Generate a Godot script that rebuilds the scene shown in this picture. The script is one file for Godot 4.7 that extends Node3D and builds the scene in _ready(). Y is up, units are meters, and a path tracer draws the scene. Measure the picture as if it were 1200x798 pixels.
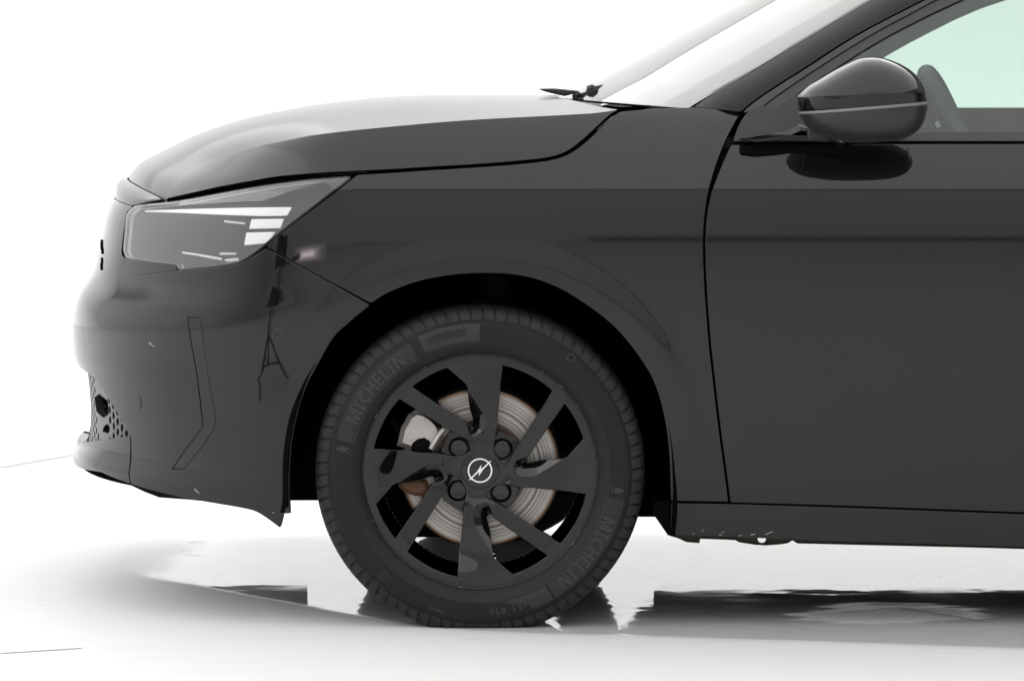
extends Node3D
# A black hatchback standing in a white photographic studio, seen square-on at its front left quarter.
# x runs along the car towards its tail (front axle at 0), y is up, z is across the car (its left side is at +z).

const LENS := 5050.0                      # focal length of the camera in pixels of a 1200 x 798 picture
const EYE := Vector3(0.060, 1.045, 8.87)
const PITCH := 0.06308                    # the camera looks down a little
const WHEEL := Vector3(0.0, 0.293, 0.0)
const UNIT := 1.0 / 630.0                 # metres per pixel of the side elevation at the wheel face

var M := {}
var rng := RandomNumberGenerator.new()
var car: Node3D
var grille_outline: PackedVector2Array

# ---------------------------------------------------------------- mesh building
class MB:
	var v := PackedVector3Array()
	var n := PackedVector3Array()
	var c := PackedColorArray()
	var uv := PackedVector2Array()
	var tint := Color.WHITE
	func tri(a: Vector3, b: Vector3, d: Vector3, na: Vector3, nb: Vector3, nd: Vector3) -> void:
		if (b - a).cross(d - a).dot(na + nb + nd) < 0.0:   # given anticlockwise seen from outside; stored clockwise
			v.append_array([a, b, d]); n.append_array([na, nb, nd])
		else:
			v.append_array([a, d, b]); n.append_array([na, nd, nb])
		c.append_array([tint, tint, tint])
	func quad(a: Vector3, b: Vector3, d: Vector3, e: Vector3, na: Vector3, nb: Vector3, nd: Vector3, ne: Vector3) -> void:
		tri(a, b, d, na, nb, nd); tri(a, d, e, na, nd, ne)
	func flat(a: Vector3, b: Vector3, d: Vector3, e: Vector3, out: Vector3) -> void:
		var m := (b - a).cross(e - a)
		if m.length() < 1e-12: m = (d - b).cross(e - b)
		m = m.normalized()
		if m.dot(out) < 0.0: m = -m
		quad(a, b, d, e, m, m, m, m)
	func box(lo: Vector3, hi: Vector3, t := Transform3D()) -> void:
		var p := []
		for k in 8: p.append(t * Vector3(hi.x if k & 1 else lo.x, hi.y if k & 2 else lo.y, hi.z if k & 4 else lo.z))
		var mid := t * ((lo + hi) / 2.0)
		for f in [[0, 2, 6, 4], [1, 3, 7, 5], [0, 1, 5, 4], [2, 3, 7, 6], [0, 1, 3, 2], [4, 5, 7, 6]]:
			flat(p[f[0]], p[f[1]], p[f[2]], p[f[3]], (p[f[0]] + p[f[2]]) / 2.0 - mid)
	func mirrored() -> MB:
		var m := MB.new()
		for k in range(0, v.size(), 3):
			for j in [0, 2, 1]:
				var a := v[k + j]; var b := n[k + j]
				m.v.append(Vector3(a.x, a.y, -a.z)); m.n.append(Vector3(b.x, b.y, -b.z)); m.c.append(c[k + j])
		return m
	func join(o: MB, t := Transform3D()) -> void:
		for k in o.v.size():
			v.append(t * o.v[k]); n.append((t.basis * o.n[k]).normalized()); c.append(o.c[k])
	func mesh() -> ArrayMesh:
		var a := []; a.resize(Mesh.ARRAY_MAX)
		a[Mesh.ARRAY_VERTEX] = v; a[Mesh.ARRAY_NORMAL] = n; a[Mesh.ARRAY_COLOR] = c
		if uv.size() == v.size(): a[Mesh.ARRAY_TEX_UV] = uv
		var m := ArrayMesh.new()
		m.add_surface_from_arrays(Mesh.PRIMITIVE_TRIANGLES, a)
		return m

func build(mb: MB, called: String, material: Material, parent: Node = null) -> MeshInstance3D:
	var o := MeshInstance3D.new()
	o.name = numbered(called, parent if parent else self)
	if mb: o.mesh = mb.mesh()
	if material: o.material_override = material
	(parent if parent else self).add_child(o, true)
	return o

func numbered(called: String, parent: Node) -> String:
	if not parent.has_node(NodePath(called)): return called
	var k := 1
	while parent.has_node(NodePath("%s_%03d" % [called, k])): k += 1
	return "%s_%03d" % [called, k]

func thing(called: String, label: String, category: String, group := "") -> Node3D:
	var o := Node3D.new(); o.name = called; add_child(o, true)
	tag(o, label, category, group)
	return o

func tag(o: Node, label: String, category := "", group := "") -> void:
	o.set_meta("label", label)
	if category: o.set_meta("category", category)
	if group: o.set_meta("group", group)

func structure(o: Node, label: String) -> void:
	o.set_meta("kind", "structure"); o.set_meta("label", label)

# ---------------------------------------------------------------- drawing board: side elevation to metres
func ray(px: float, py: float) -> Vector3:
	var d := Vector3((px - 600.0) / LENS, (399.0 - py) / LENS, -1.0)
	return d.rotated(Vector3.RIGHT, -PITCH)

func P(px: float, py: float, z: float) -> Vector3:          # the point of the side elevation drawn at px, py on the plane z
	var d := ray(px, py)
	return EYE + d * ((z - EYE.z) / d.z)

func seen_at(p: Vector3) -> Vector2:
	var d := (p - EYE).rotated(Vector3.RIGHT, PITCH)
	return Vector2(600.0 + LENS * d.x / -d.z, 399.0 - LENS * d.y / -d.z)

func inv(S: Callable, q: Vector2, guess: Vector2) -> Vector2:   # where the drawn outline q lies on the surface S
	var a := guess
	for k in 24:
		var e := q - seen_at(S.call(a))
		if e.length() < 0.02: break
		var h := 0.001
		var f0 := seen_at(S.call(a))
		var du := (seen_at(S.call(a + Vector2(h, 0))) - f0) / h
		var dv := (seen_at(S.call(a + Vector2(0, h))) - f0) / h
		var det := du.x * dv.y - du.y * dv.x
		if absf(det) < 1e-3: break
		var st := Vector2((e.x * dv.y - e.y * dv.x) / det, (du.x * e.y - du.y * e.x) / det)
		if st.length() > 0.06: st = st.normalized() * 0.06
		a += st * (1.0 if k < 12 else 0.6)
	return a

func on(S: Callable, pts: Array) -> PackedVector2Array:
	var out := PackedVector2Array()
	var g := Vector2(NAN, 0)
	for q in pts:
		if is_nan(g.x):
			var p := P(q.x, q.y, 0.85)
			g = Vector2(p.x, p.y)
		g = inv(S, q, g)
		out.append(g)
	return out

func cr(f: Array, step := 8.0) -> Array:                     # flat list x0 y0 x1 y1 ... to a smooth curve through the points
	var p := []
	for k in range(0, f.size(), 2): p.append(Vector2(f[k], f[k + 1]))
	if p.size() == 1: return p
	var out := []
	for k in p.size() - 1:
		var a: Vector2 = p[max(k - 1, 0)]; var b: Vector2 = p[k]; var c: Vector2 = p[k + 1]; var d: Vector2 = p[min(k + 2, p.size() - 1)]
		var m := maxi(1, int(ceil(b.distance_to(c) / step)))
		for j in m: out.append(b.cubic_interpolate(c, a, d, float(j) / m))
	out.append(p[-1])
	return out

func dense(poly: PackedVector2Array, most: float) -> PackedVector2Array:
	var out := PackedVector2Array()
	for k in poly.size():
		var a := poly[k]; var b := poly[(k + 1) % poly.size()]
		if a.distance_to(b) < 1e-5: continue
		var m := maxi(1, int(ceil(a.distance_to(b) / most)))
		for j in m: out.append(a.lerp(b, float(j) / m))
	return out

func area(p: PackedVector2Array) -> float:
	var s := 0.0
	for k in p.size():
		var a := p[k]; var b := p[(k + 1) % p.size()]
		s += a.x * b.y - b.x * a.y
	return s / 2.0

func ccw(p: PackedVector2Array) -> PackedVector2Array:
	if area(p) < 0.0: p.reverse()
	return p

func normal_of(S: Callable, a: Vector2) -> Vector3:
	var h := 0.0012
	var du: Vector3 = S.call(a + Vector2(h, 0)) - S.call(a - Vector2(h, 0))
	var dv: Vector3 = S.call(a + Vector2(0, h)) - S.call(a - Vector2(0, h))
	return du.cross(dv).normalized()

# a sheet of the surface S inside an outline, its edges folded in
func panel(S: Callable, outer: PackedVector2Array, cell: float, fold := 0.007, holes: Array = [], roll := 0.0009, hole_fold := -1.0) -> MB:
	var mb := MB.new()
	outer = ccw(dense(outer, cell * 0.8))
	var cuts := []
	for h in holes: cuts.append(ccw(dense(h, cell * 0.8)))
	var lo := outer[0]; var hi := outer[0]
	for q in outer: lo = lo.min(q); hi = hi.max(q)
	lo -= Vector2(cell, cell) * 0.37
	var nx := int((hi.x - lo.x) / cell) + 2
	var ny := int((hi.y - lo.y) / cell) + 2
	var edge := {}
	for ring in [outer] + cuts:
		for k in ring.size():
			var a: Vector2 = ring[k]; var b: Vector2 = ring[(k + 1) % ring.size()]
			var m := maxi(1, int(ceil(a.distance_to(b) / (cell * 0.1))))
			for j in m + 1:
				var q := (a.lerp(b, float(j) / m) - lo) / cell
				edge[int(q.y) * nx + int(q.x)] = true
	var at := {}
	var put := func(i: int, j: int) -> Array:
		var key := j * (nx + 1) + i
		if not at.has(key):
			var q := lo + Vector2(i, j) * cell
			at[key] = [S.call(q), normal_of(S, q)]
		return at[key]
	for j in ny:
		for i in nx:
			var c0 := lo + Vector2(i, j) * cell
			if not edge.has(j * nx + i):
				var mid := c0 + Vector2(cell, cell) / 2.0
				if not (Geometry2D.is_point_in_polygon(mid, outer) or Geometry2D.is_point_in_polygon(mid + Vector2(0.11, 0.17) * cell, outer)): continue
				var cut := false
				for h in cuts:
					if Geometry2D.is_point_in_polygon(mid, h): cut = true; break
				if cut: continue
				var a = put.call(i, j); var b = put.call(i + 1, j); var c = put.call(i + 1, j + 1); var d = put.call(i, j + 1)
				mb.quad(a[0], b[0], c[0], d[0], a[1], b[1], c[1], d[1])
			else:
				var sq := PackedVector2Array([c0, c0 + Vector2(cell, 0), c0 + Vector2(cell, cell), c0 + Vector2(0, cell)])
				var polys := Geometry2D.intersect_polygons(sq, outer)
				for h in cuts:
					var next: Array[PackedVector2Array] = []
					for q in polys:
						for w in Geometry2D.clip_polygons(q, h): next.append(w)
					polys = next
				for q in polys:
					if q.size() < 3 or absf(area(q)) < cell * cell * 1e-4: continue
					var t := Geometry2D.triangulate_polygon(q)
					for k in range(0, t.size(), 3):
						var a2 := q[t[k]]; var b2 := q[t[k + 1]]; var c2 := q[t[k + 2]]
						mb.tri(S.call(a2), S.call(b2), S.call(c2), normal_of(S, a2), normal_of(S, b2), normal_of(S, c2))
	if fold > 0.0: hem(mb, S, outer, fold, roll, 1.0)
	for h in cuts: hem(mb, S, h, fold if hole_fold < 0.0 else hole_fold, roll, -1.0)
	return mb

func hem(mb: MB, S: Callable, ring: PackedVector2Array, fold: float, roll: float, side: float) -> void:
	var rows := []
	var m := ring.size()
	for k in m:
		var a := ring[(k + m - 1) % m]; var b := ring[k]; var c := ring[(k + 1) % m]
		var d1 := (b - a).normalized(); var d2 := (c - b).normalized()
		var d := (d1 + d2)
		d = d.normalized() if d.length() > 0.3 else d2
		var o := Vector2(d.y, -d.x) * side
		var p: Vector3 = S.call(b); var n := normal_of(S, b)
		var e: Vector3 = S.call(b + o * 0.001) - p
		e = (e - n * e.dot(n)).normalized()
		rows.append([p, n, p + (e * 0.7 - n * 0.3) * roll, (n + e).normalized(), p + e * roll - n * roll, e, p + e * roll - n * fold, e])
	for k in m:
		var a = rows[k]; var b = rows[(k + 1) % m]
		for j in [0, 2, 4]:
			mb.quad(a[j], b[j], b[j + 2], a[j + 2], a[j + 1], b[j + 1], b[j + 3], a[j + 3])

func lathe(profile: Array, seg: int, from := 0.0, to := TAU, wobble: Variant = null) -> MB:
	# profile: [radius, z, normal_r, normal_z]; turned about the z axis
	var mb := MB.new()
	for k in seg:
		var rows := []
		for f in [from + (to - from) * k / seg, from + (to - from) * (k + 1) / seg]:
			var row := []
			for j in profile.size():
				var q = profile[j]
				var r: float = q[0]; var z: float = q[1]
				if wobble != null:
					var w: Vector2 = wobble.call(f, j, r, z); r = w.x; z = w.y
				row.append([Vector3(cos(f) * r, sin(f) * r, z), Vector3(cos(f) * q[2], sin(f) * q[2], q[3]).normalized()])
			rows.append(row)
		for j in profile.size() - 1:
			var a = rows[0][j]; var b = rows[1][j]; var c = rows[1][j + 1]; var d = rows[0][j + 1]
			if profile[j].size() > 4: mb.tint = profile[j][4]
			mb.quad(a[0], b[0], c[0], d[0], a[1], b[1], c[1], d[1])
	return mb

func smooth_profile(pts: Array) -> Array:                    # [r, z] pairs to a profile with normals; the outside is on the left going along it
	var out := []
	for k in pts.size():
		var a = pts[max(k - 1, 0)]; var b = pts[min(k + 1, pts.size() - 1)]
		var d := Vector2(b[0] - a[0], b[1] - a[1]).normalized()
		var row := [pts[k][0], pts[k][1], d.y, -d.x]
		if pts[k].size() > 2: row.append(pts[k][2])
		out.append(row)
	return out

func tube(pts: Array, r: Variant, seg := 8) -> MB:
	var mb := MB.new()
	var rows := []
	for k in pts.size():
		var d: Vector3 = (pts[min(k + 1, pts.size() - 1)] - pts[max(k - 1, 0)]).normalized()
		var s := d.cross(Vector3.UP if absf(d.y) < 0.9 else Vector3.RIGHT).normalized()
		var t := s.cross(d)
		var rr: float = r[k] if r is Array else r
		var row := []
		for j in seg:
			var n := s * cos(TAU * j / seg) + t * sin(TAU * j / seg)
			row.append([pts[k] + n * rr, n])
		rows.append(row)
	for k in pts.size() - 1:
		for j in seg:
			var a = rows[k][j]; var b = rows[k][(j + 1) % seg]; var c = rows[k + 1][(j + 1) % seg]; var d2 = rows[k + 1][j]
			mb.quad(a[0], b[0], c[0], d2[0], a[1], b[1], c[1], d2[1])
	for e in [0, pts.size() - 1]:
		var out: Vector3 = (pts[e] - pts[1 if e == 0 else e - 1]).normalized()
		for j in range(1, seg - 1): mb.tri(rows[e][0][0], rows[e][j][0], rows[e][j + 1][0], out, out, out)
	return mb

# a flat outline (metres, in x and y) given thickness from z0 (back) to z1 (front), front edge chamfered
func slab(poly: PackedVector2Array, z0: float, z1: float, bevel := 0.002) -> MB:
	var mb := MB.new()
	poly = ccw(poly)
	var inner := poly
	var offs := Geometry2D.offset_polygon(poly, -bevel, Geometry2D.JOIN_MITER)
	var m := poly.size()
	var ins := PackedVector2Array()
	for k in m:
		var a := poly[(k + m - 1) % m]; var b := poly[k]; var c := poly[(k + 1) % m]
		var n1 := Vector2(-(b - a).y, (b - a).x).normalized(); var n2 := Vector2(-(c - b).y, (c - b).x).normalized()
		var h := (n1 + n2)
		h = h / maxf(h.length_squared() / 2.0, 0.5)
		ins.append(b + h * bevel)
	if offs.size(): inner = ins
	for f in [[inner, z1, 1.0], [poly, z0, -1.0]]:
		var t := Geometry2D.triangulate_polygon(f[0])
		var n := Vector3(0, 0, f[2])
		for k in range(0, t.size(), 3):
			var q = []
			for j in 3: q.append(Vector3(f[0][t[k + j]].x, f[0][t[k + j]].y, f[1]))
			mb.tri(q[0], q[1], q[2], n, n, n)
	for k in m:
		var a := poly[k]; var b := poly[(k + 1) % m]
		var o := Vector3((b - a).y, -(b - a).x, 0).normalized()
		var a1 := Vector3(a.x, a.y, z0); var b1 := Vector3(b.x, b.y, z0)
		var a2 := Vector3(a.x, a.y, z1 - bevel); var b2 := Vector3(b.x, b.y, z1 - bevel)
		mb.flat(a1, b1, b2, a2, o)
		var a3 := Vector3(inner[k].x, inner[k].y, z1); var b3 := Vector3(inner[(k + 1) % m].x, inner[(k + 1) % m].y, z1)
		mb.flat(a2, b2, b3, a3, o + Vector3(0, 0, 1))
	return mb

func circle(c: Vector2, r: float, n := 32) -> PackedVector2Array:
	var p := PackedVector2Array()
	for k in n: p.append(c + Vector2(cos(TAU * k / n), sin(TAU * k / n)) * r)
	return p

func elev(f: Array, z: float) -> PackedVector2Array:         # outline on the drawing board, put on the plane z
	var p := PackedVector2Array()
	for q in cr(f, 1e9):
		var w := P(q.x, q.y, z)
		p.append(Vector2(w.x, w.y))
	return p

# ---------------------------------------------------------------- the body surface
const X1 := -0.20          # where the side begins to turn in towards the nose
const X2 := 2.75
const U_NOSE := X1 - 1.25  # parameter of the car's middle at the nose
const U_TAIL := X2 + 1.15

func along(tab: Array, t: float) -> float:                    # smooth interpolation (cubic) in a table of [t, value]
	if t <= tab[0][0]: return tab[0][1]
	for k in tab.size() - 1:
		if t <= tab[k + 1][0]:
			var a = tab[max(k - 1, 0)]; var b = tab[k]; var c = tab[k + 1]; var d = tab[min(k + 2, tab.size() - 1)]
			return hermite(a, b, c, d, t)
	return tab[-1][1]

func hermite(a: Array, b: Array, c: Array, d: Array, t: float) -> float:
	var h: float = c[0] - b[0]
	var m0: float = (c[1] - a[1]) / maxf(c[0] - a[0], 1e-6)
	var m1: float = (d[1] - b[1]) / maxf(d[0] - b[0], 1e-6)
	var s: float = (t - b[0]) / h
	var s2 := s * s; var s3 := s2 * s
	return b[1] * (2 * s3 - 3 * s2 + 1) + h * m0 * (s3 - 2 * s2 + s) + c[1] * (3 * s2 - 2 * s3) + h * m1 * (s3 - s2)

const NOSE := [[0.10, -0.80], [0.20, -0.825], [0.262, -0.838], [0.297, -0.826], [0.36, -0.822], [0.452, -0.830], [0.474, -0.835], [0.52, -0.837], [0.56, -0.835], [0.595, -0.823], [0.620, -0.806], [0.640, -0.795], [0.693, -0.781], [0.744, -0.769], [0.777, -0.755], [0.825, -0.712], [0.860, -0.655], [0.90, -0.585], [0.94, -0.47], [0.99, -0.33], [1.05, -0.22]]
func half_width(y: float) -> float:                          # half the car's width at height y
	var t := y - 0.775
	return 0.880 - (0.10 * t * t if t < 0.0 else 2.0 * t * t + 250.0 * pow(t, 6.0))

func B(a: Vector2) -> Vector3:
	var y := a.y
	var w := half_width(y)
	if a.x >= X1 and a.x <= X2:
		return Vector3(a.x, y, w + flare(a))
	if a.x < X1:
		var near := Vector3(0, 0, flare(a))
		var th := clampf(PI / 2.0 * (1.0 - (X1 - a.x) / 1.25), -0.3, PI / 2.0)
		var length := X1 - along(NOSE, y)
		var e := 2.0 / 2.35
		var s := sin(th)
		return Vector3(X1 - length * pow(maxf(cos(th), 0.0), e), y, w * signf(s) * pow(absf(s), e)) + near
	var th2 := clampf(PI / 2.0 * (1.0 - (a.x - X2) / 1.15), -0.3, PI / 2.0)
	var s2 := sin(th2)
	return Vector3(X2 + (0.52 - 0.35 * maxf(y - 0.75, 0.0)) * pow(maxf(cos(th2), 0.0), 0.7), y, w * signf(s2) * pow(absf(s2), 0.7))

func soft_step(a: float, b: float, x: float) -> float:
	var t := clampf((x - a) / (b - a), 0.0, 1.0)
	return t * t * t * (t * (t * 6.0 - 15.0) + 10.0)

func flare(a: Vector2) -> float:
	var r := Vector2(a.x, a.y - 0.293).length()
	var r2 := Vector2(a.x - 2.54, a.y - 0.293).length()
	return 0.0030 * (1.0 - soft_step(0.398, 0.446, minf(r, r2))) * smoothstep(0.16, 0.30, a.y) * smoothstep(-0.36, -0.10, a.x)

func B_in(a: Vector2) -> Vector3:
	var p := B(a); var n := normal_of(B, a)
	return p - n * 0.014

func lifted(by: float) -> Callable:
	return func(a: Vector2) -> Vector3: return B(a) + normal_of(B, a) * by

func G(a: Vector2) -> Vector3:                               # side of the cabin above the waist
	return Vector3(a.x, a.y, 0.842 - 0.46 * (a.y - 0.90) - 0.10 * maxf(a.y - 0.95, 0.0) ** 2 - 0.02 * maxf(a.x - 1.2, 0.0) ** 2)

func G_off(by: float) -> Callable:
	return func(a: Vector2) -> Vector3: return G(a) + Vector3(0, 0, by)

# ---------------------------------------------------------------- materials
func mat(lin: Color, rough := 0.5, metal := 0.0, spec := 0.5) -> StandardMaterial3D:
	var m := StandardMaterial3D.new()
	m.albedo_color = lin.linear_to_srgb()
	m.roughness = rough; m.metallic = metal; m.metallic_specular = spec
	return m

func grey(g: float, rough := 0.5, metal := 0.0, spec := 0.5) -> StandardMaterial3D:
	return mat(Color(g, g, g), rough, metal, spec)

func glass(tint: Color) -> StandardMaterial3D:
	var m := mat(tint, 0.0)
	m.refraction_enabled = true; m.refraction_scale = 0.05
	m.transparency = BaseMaterial3D.TRANSPARENCY_ALPHA
	m.albedo_color.a = 0.0
	return m

func pane(tint: Color, alpha: float) -> StandardMaterial3D:
	var m := mat(tint, 0.02)
	m.transparency = BaseMaterial3D.TRANSPARENCY_ALPHA
	m.albedo_color.a = alpha
	return m

func noise(freq: float, s: int, oct := 4) -> FastNoiseLite:
	var f := FastNoiseLite.new()
	f.seed = s; f.frequency = freq; f.fractal_octaves = oct
	return f

func relief(freq: float, s: int, size := 256) -> NoiseTexture2D:
	var t := NoiseTexture2D.new()
	t.width = size; t.height = size; t.seamless = true
	t.noise = noise(freq, s)
	return t

func make_materials() -> void:
	M.paint = grey(0.0045, 0.028)
	M.bonnet = grey(0.0045, 0.17)
	M.bumper = grey(0.0045, 0.035)
	M.pillar = grey(0.0045, 0.05, 0.0, 0.33)
	M.gloss = grey(0.004, 0.05)
	M.black = grey(0.008, 0.75, 0.0, 0.3)
	M.void = grey(0.004, 1.0, 0.0, 0.0)
	M.plastic = grey(0.016, 0.55)
	M.trim = grey(0.020, 0.32)
	M.seal = grey(0.004, 0.8, 0.0, 0.2)
	M.rim = grey(0.0035, 0.04)
	M.tyre = mat(Color(0.0165, 0.0155, 0.015), 0.62, 0.0, 0.36)
	M.tyre.vertex_color_use_as_albedo = true
	M.tyre.albedo_color = Color.WHITE
	M.tyre.heightmap_enabled = true; M.tyre.heightmap_texture = relief(0.06, 5); M.tyre.heightmap_scale = 0.035
	M.tyre.uv1_triplanar = true; M.tyre.uv1_scale = Vector3(14, 14, 14)
	M.letter = mat(Color(0.021, 0.0205, 0.020), 0.55)
	M.letter_dark = mat(Color(0.005, 0.005, 0.005), 0.6)
	M.disc = mat(Color(0.42, 0.38, 0.35), 0.38, 0.55)
	M.disc.vertex_color_use_as_albedo = true
	M.disc.albedo_color = Color.WHITE
	M.alloy = mat(Color(0.55, 0.52, 0.50), 0.42, 0.45)
	M.alloy.heightmap_enabled = true; M.alloy.heightmap_texture = relief(0.03, 8); M.alloy.heightmap_scale = 0.12
	M.alloy.uv1_triplanar = true; M.alloy.uv1_scale = Vector3(12, 12, 12)
	M.rust = mat(Color(0.20, 0.105, 0.06), 0.75)
	M.rust.heightmap_enabled = true; M.rust.heightmap_texture = relief(0.05, 9); M.rust.heightmap_scale = 0.15
	M.rust.uv1_triplanar = true; M.rust.uv1_scale = Vector3(16, 16, 16)
	M.white_print = grey(0.80, 0.35)
	M.side_glass = glass(Color(0.66, 0.765, 0.715))
	M.screen = glass(Color(0.42, 0.45, 0.44))
	M.screen.metallic_specular = 0.16
	M.lens = pane(Color(0.70, 0.71, 0.72), 0.13)
	M.bowl = mat(Color(0.66, 0.665, 0.675), 0.25, 0.3)
	M.bowl_dark = mat(Color(0.60, 0.603, 0.615), 0.35, 0.2)
	M.chrome = mat(Color(0.45, 0.45, 0.45), 0.12, 1.0)
	M.led = grey(0.74, 0.3)
	M.led.emission_enabled = true; M.led.emission = Color(1, 1, 1); M.led.emission_energy_multiplier = 0.06
	M.cloth = mat(Color(0.10, 0.115, 0.11), 0.9)
	M.dash = mat(Color(0.030, 0.034, 0.033), 0.7)
	M.leather = mat(Color(0.055, 0.065, 0.062), 0.5)
	M.dirt = mat(Color(0.075, 0.066, 0.055), 0.9)
	M.scratch = grey(0.24, 0.5)
	M.strip = grey(0.19, 0.22)

# ---------------------------------------------------------------- the studio
func make_camera_and_light() -> void:
	var cam := Camera3D.new(); cam.name = "camera"
	cam.fov = rad_to_deg(2.0 * atan(399.0 / LENS))
	cam.position = EYE
	cam.rotation = Vector3(-PITCH, 0, 0)
	cam.near = 0.1; cam.far = 200.0
	cam.current = true
	add_child(cam)
	var e := Environment.new()
	e.background_mode = Environment.BG_COLOR
	e.background_color = Color.BLACK
	e.tonemap_mode = Environment.TONE_MAPPER_LINEAR
	e.tonemap_exposure = 1.0
	e.sdfgi_enabled = true; e.ssao_enabled = true; e.ssil_enabled = true
	var we := WorldEnvironment.new(); we.name = "environment"; we.environment = e
	add_child(we)
	softbox("ceiling_softbox", Vector3(3.58, 5.08, 4.5), Vector2(14.0, 16.6), Vector3.DOWN, 21.0, "wide white ceiling softbox hung above the black car")
	softbox("side_light", Vector3(-8.7, 5.08, 2.0), Vector2(3.5, 11.6), Vector3.DOWN, 34.0, "bright light panel along the ceiling's far edge, ahead of the car")
	softbox("inner_side_light", Vector3(-5.2, 5.08, 2.0), Vector2(3.46, 11.6), Vector3.DOWN, 17.0, "dimmer light panel between the bright panel and the ceiling softbox")
	softbox("backdrop_light", Vector3(6.05, 5.06, -7.12), Vector2(8.0, 6.6), Vector3.DOWN, 30.0, "long white light panel under the ceiling by the back wall")
	softbox("dim_backdrop_light", Vector3(-3.97, 5.06, -7.12), Vector2(12.0, 6.6), Vector3.DOWN, 21.0, "dimmer light panel in the ceiling's corner ahead of the car and behind it")

func softbox(called: String, at: Vector3, size: Vector2, towards: Vector3, energy: float, label: String) -> void:
	var o := thing(called, label, "studio light")
	o.position = at
	var up := Vector3(0, 0, -1) if absf(towards.y) > 0.9 or towards.x == 0.0 else Vector3.BACK
	o.basis = Basis.looking_at(towards.normalized(), up)
	var f := MB.new()
	f.box(Vector3(-size.x / 2 - 0.01, -size.y / 2 - 0.01, 0.012), Vector3(size.x / 2 + 0.01, size.y / 2 + 0.01, 0.09))
	build(f, "housing", grey(0.5, 0.6), o)
	var d := MB.new()
	d.box(Vector3(-size.x / 2, -size.y / 2, 0.003), Vector3(size.x / 2, size.y / 2, 0.012))
	var lm := grey(0.8, 0.8); lm.emission_enabled = true; lm.emission = Color(1, 1, 1); lm.emission_energy_multiplier = 0.8
	build(d, "light_diffuser", lm, o)
	var l := AreaLight3D.new(); l.name = "lamp"
	l.area_size = size; l.light_energy = energy; l.light_color = Color(1.0, 0.995, 0.985)
	l.area_range = 40.0; l.area_attenuation = 2.0
	l.shadow_enabled = true
	o.add_child(l)

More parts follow.
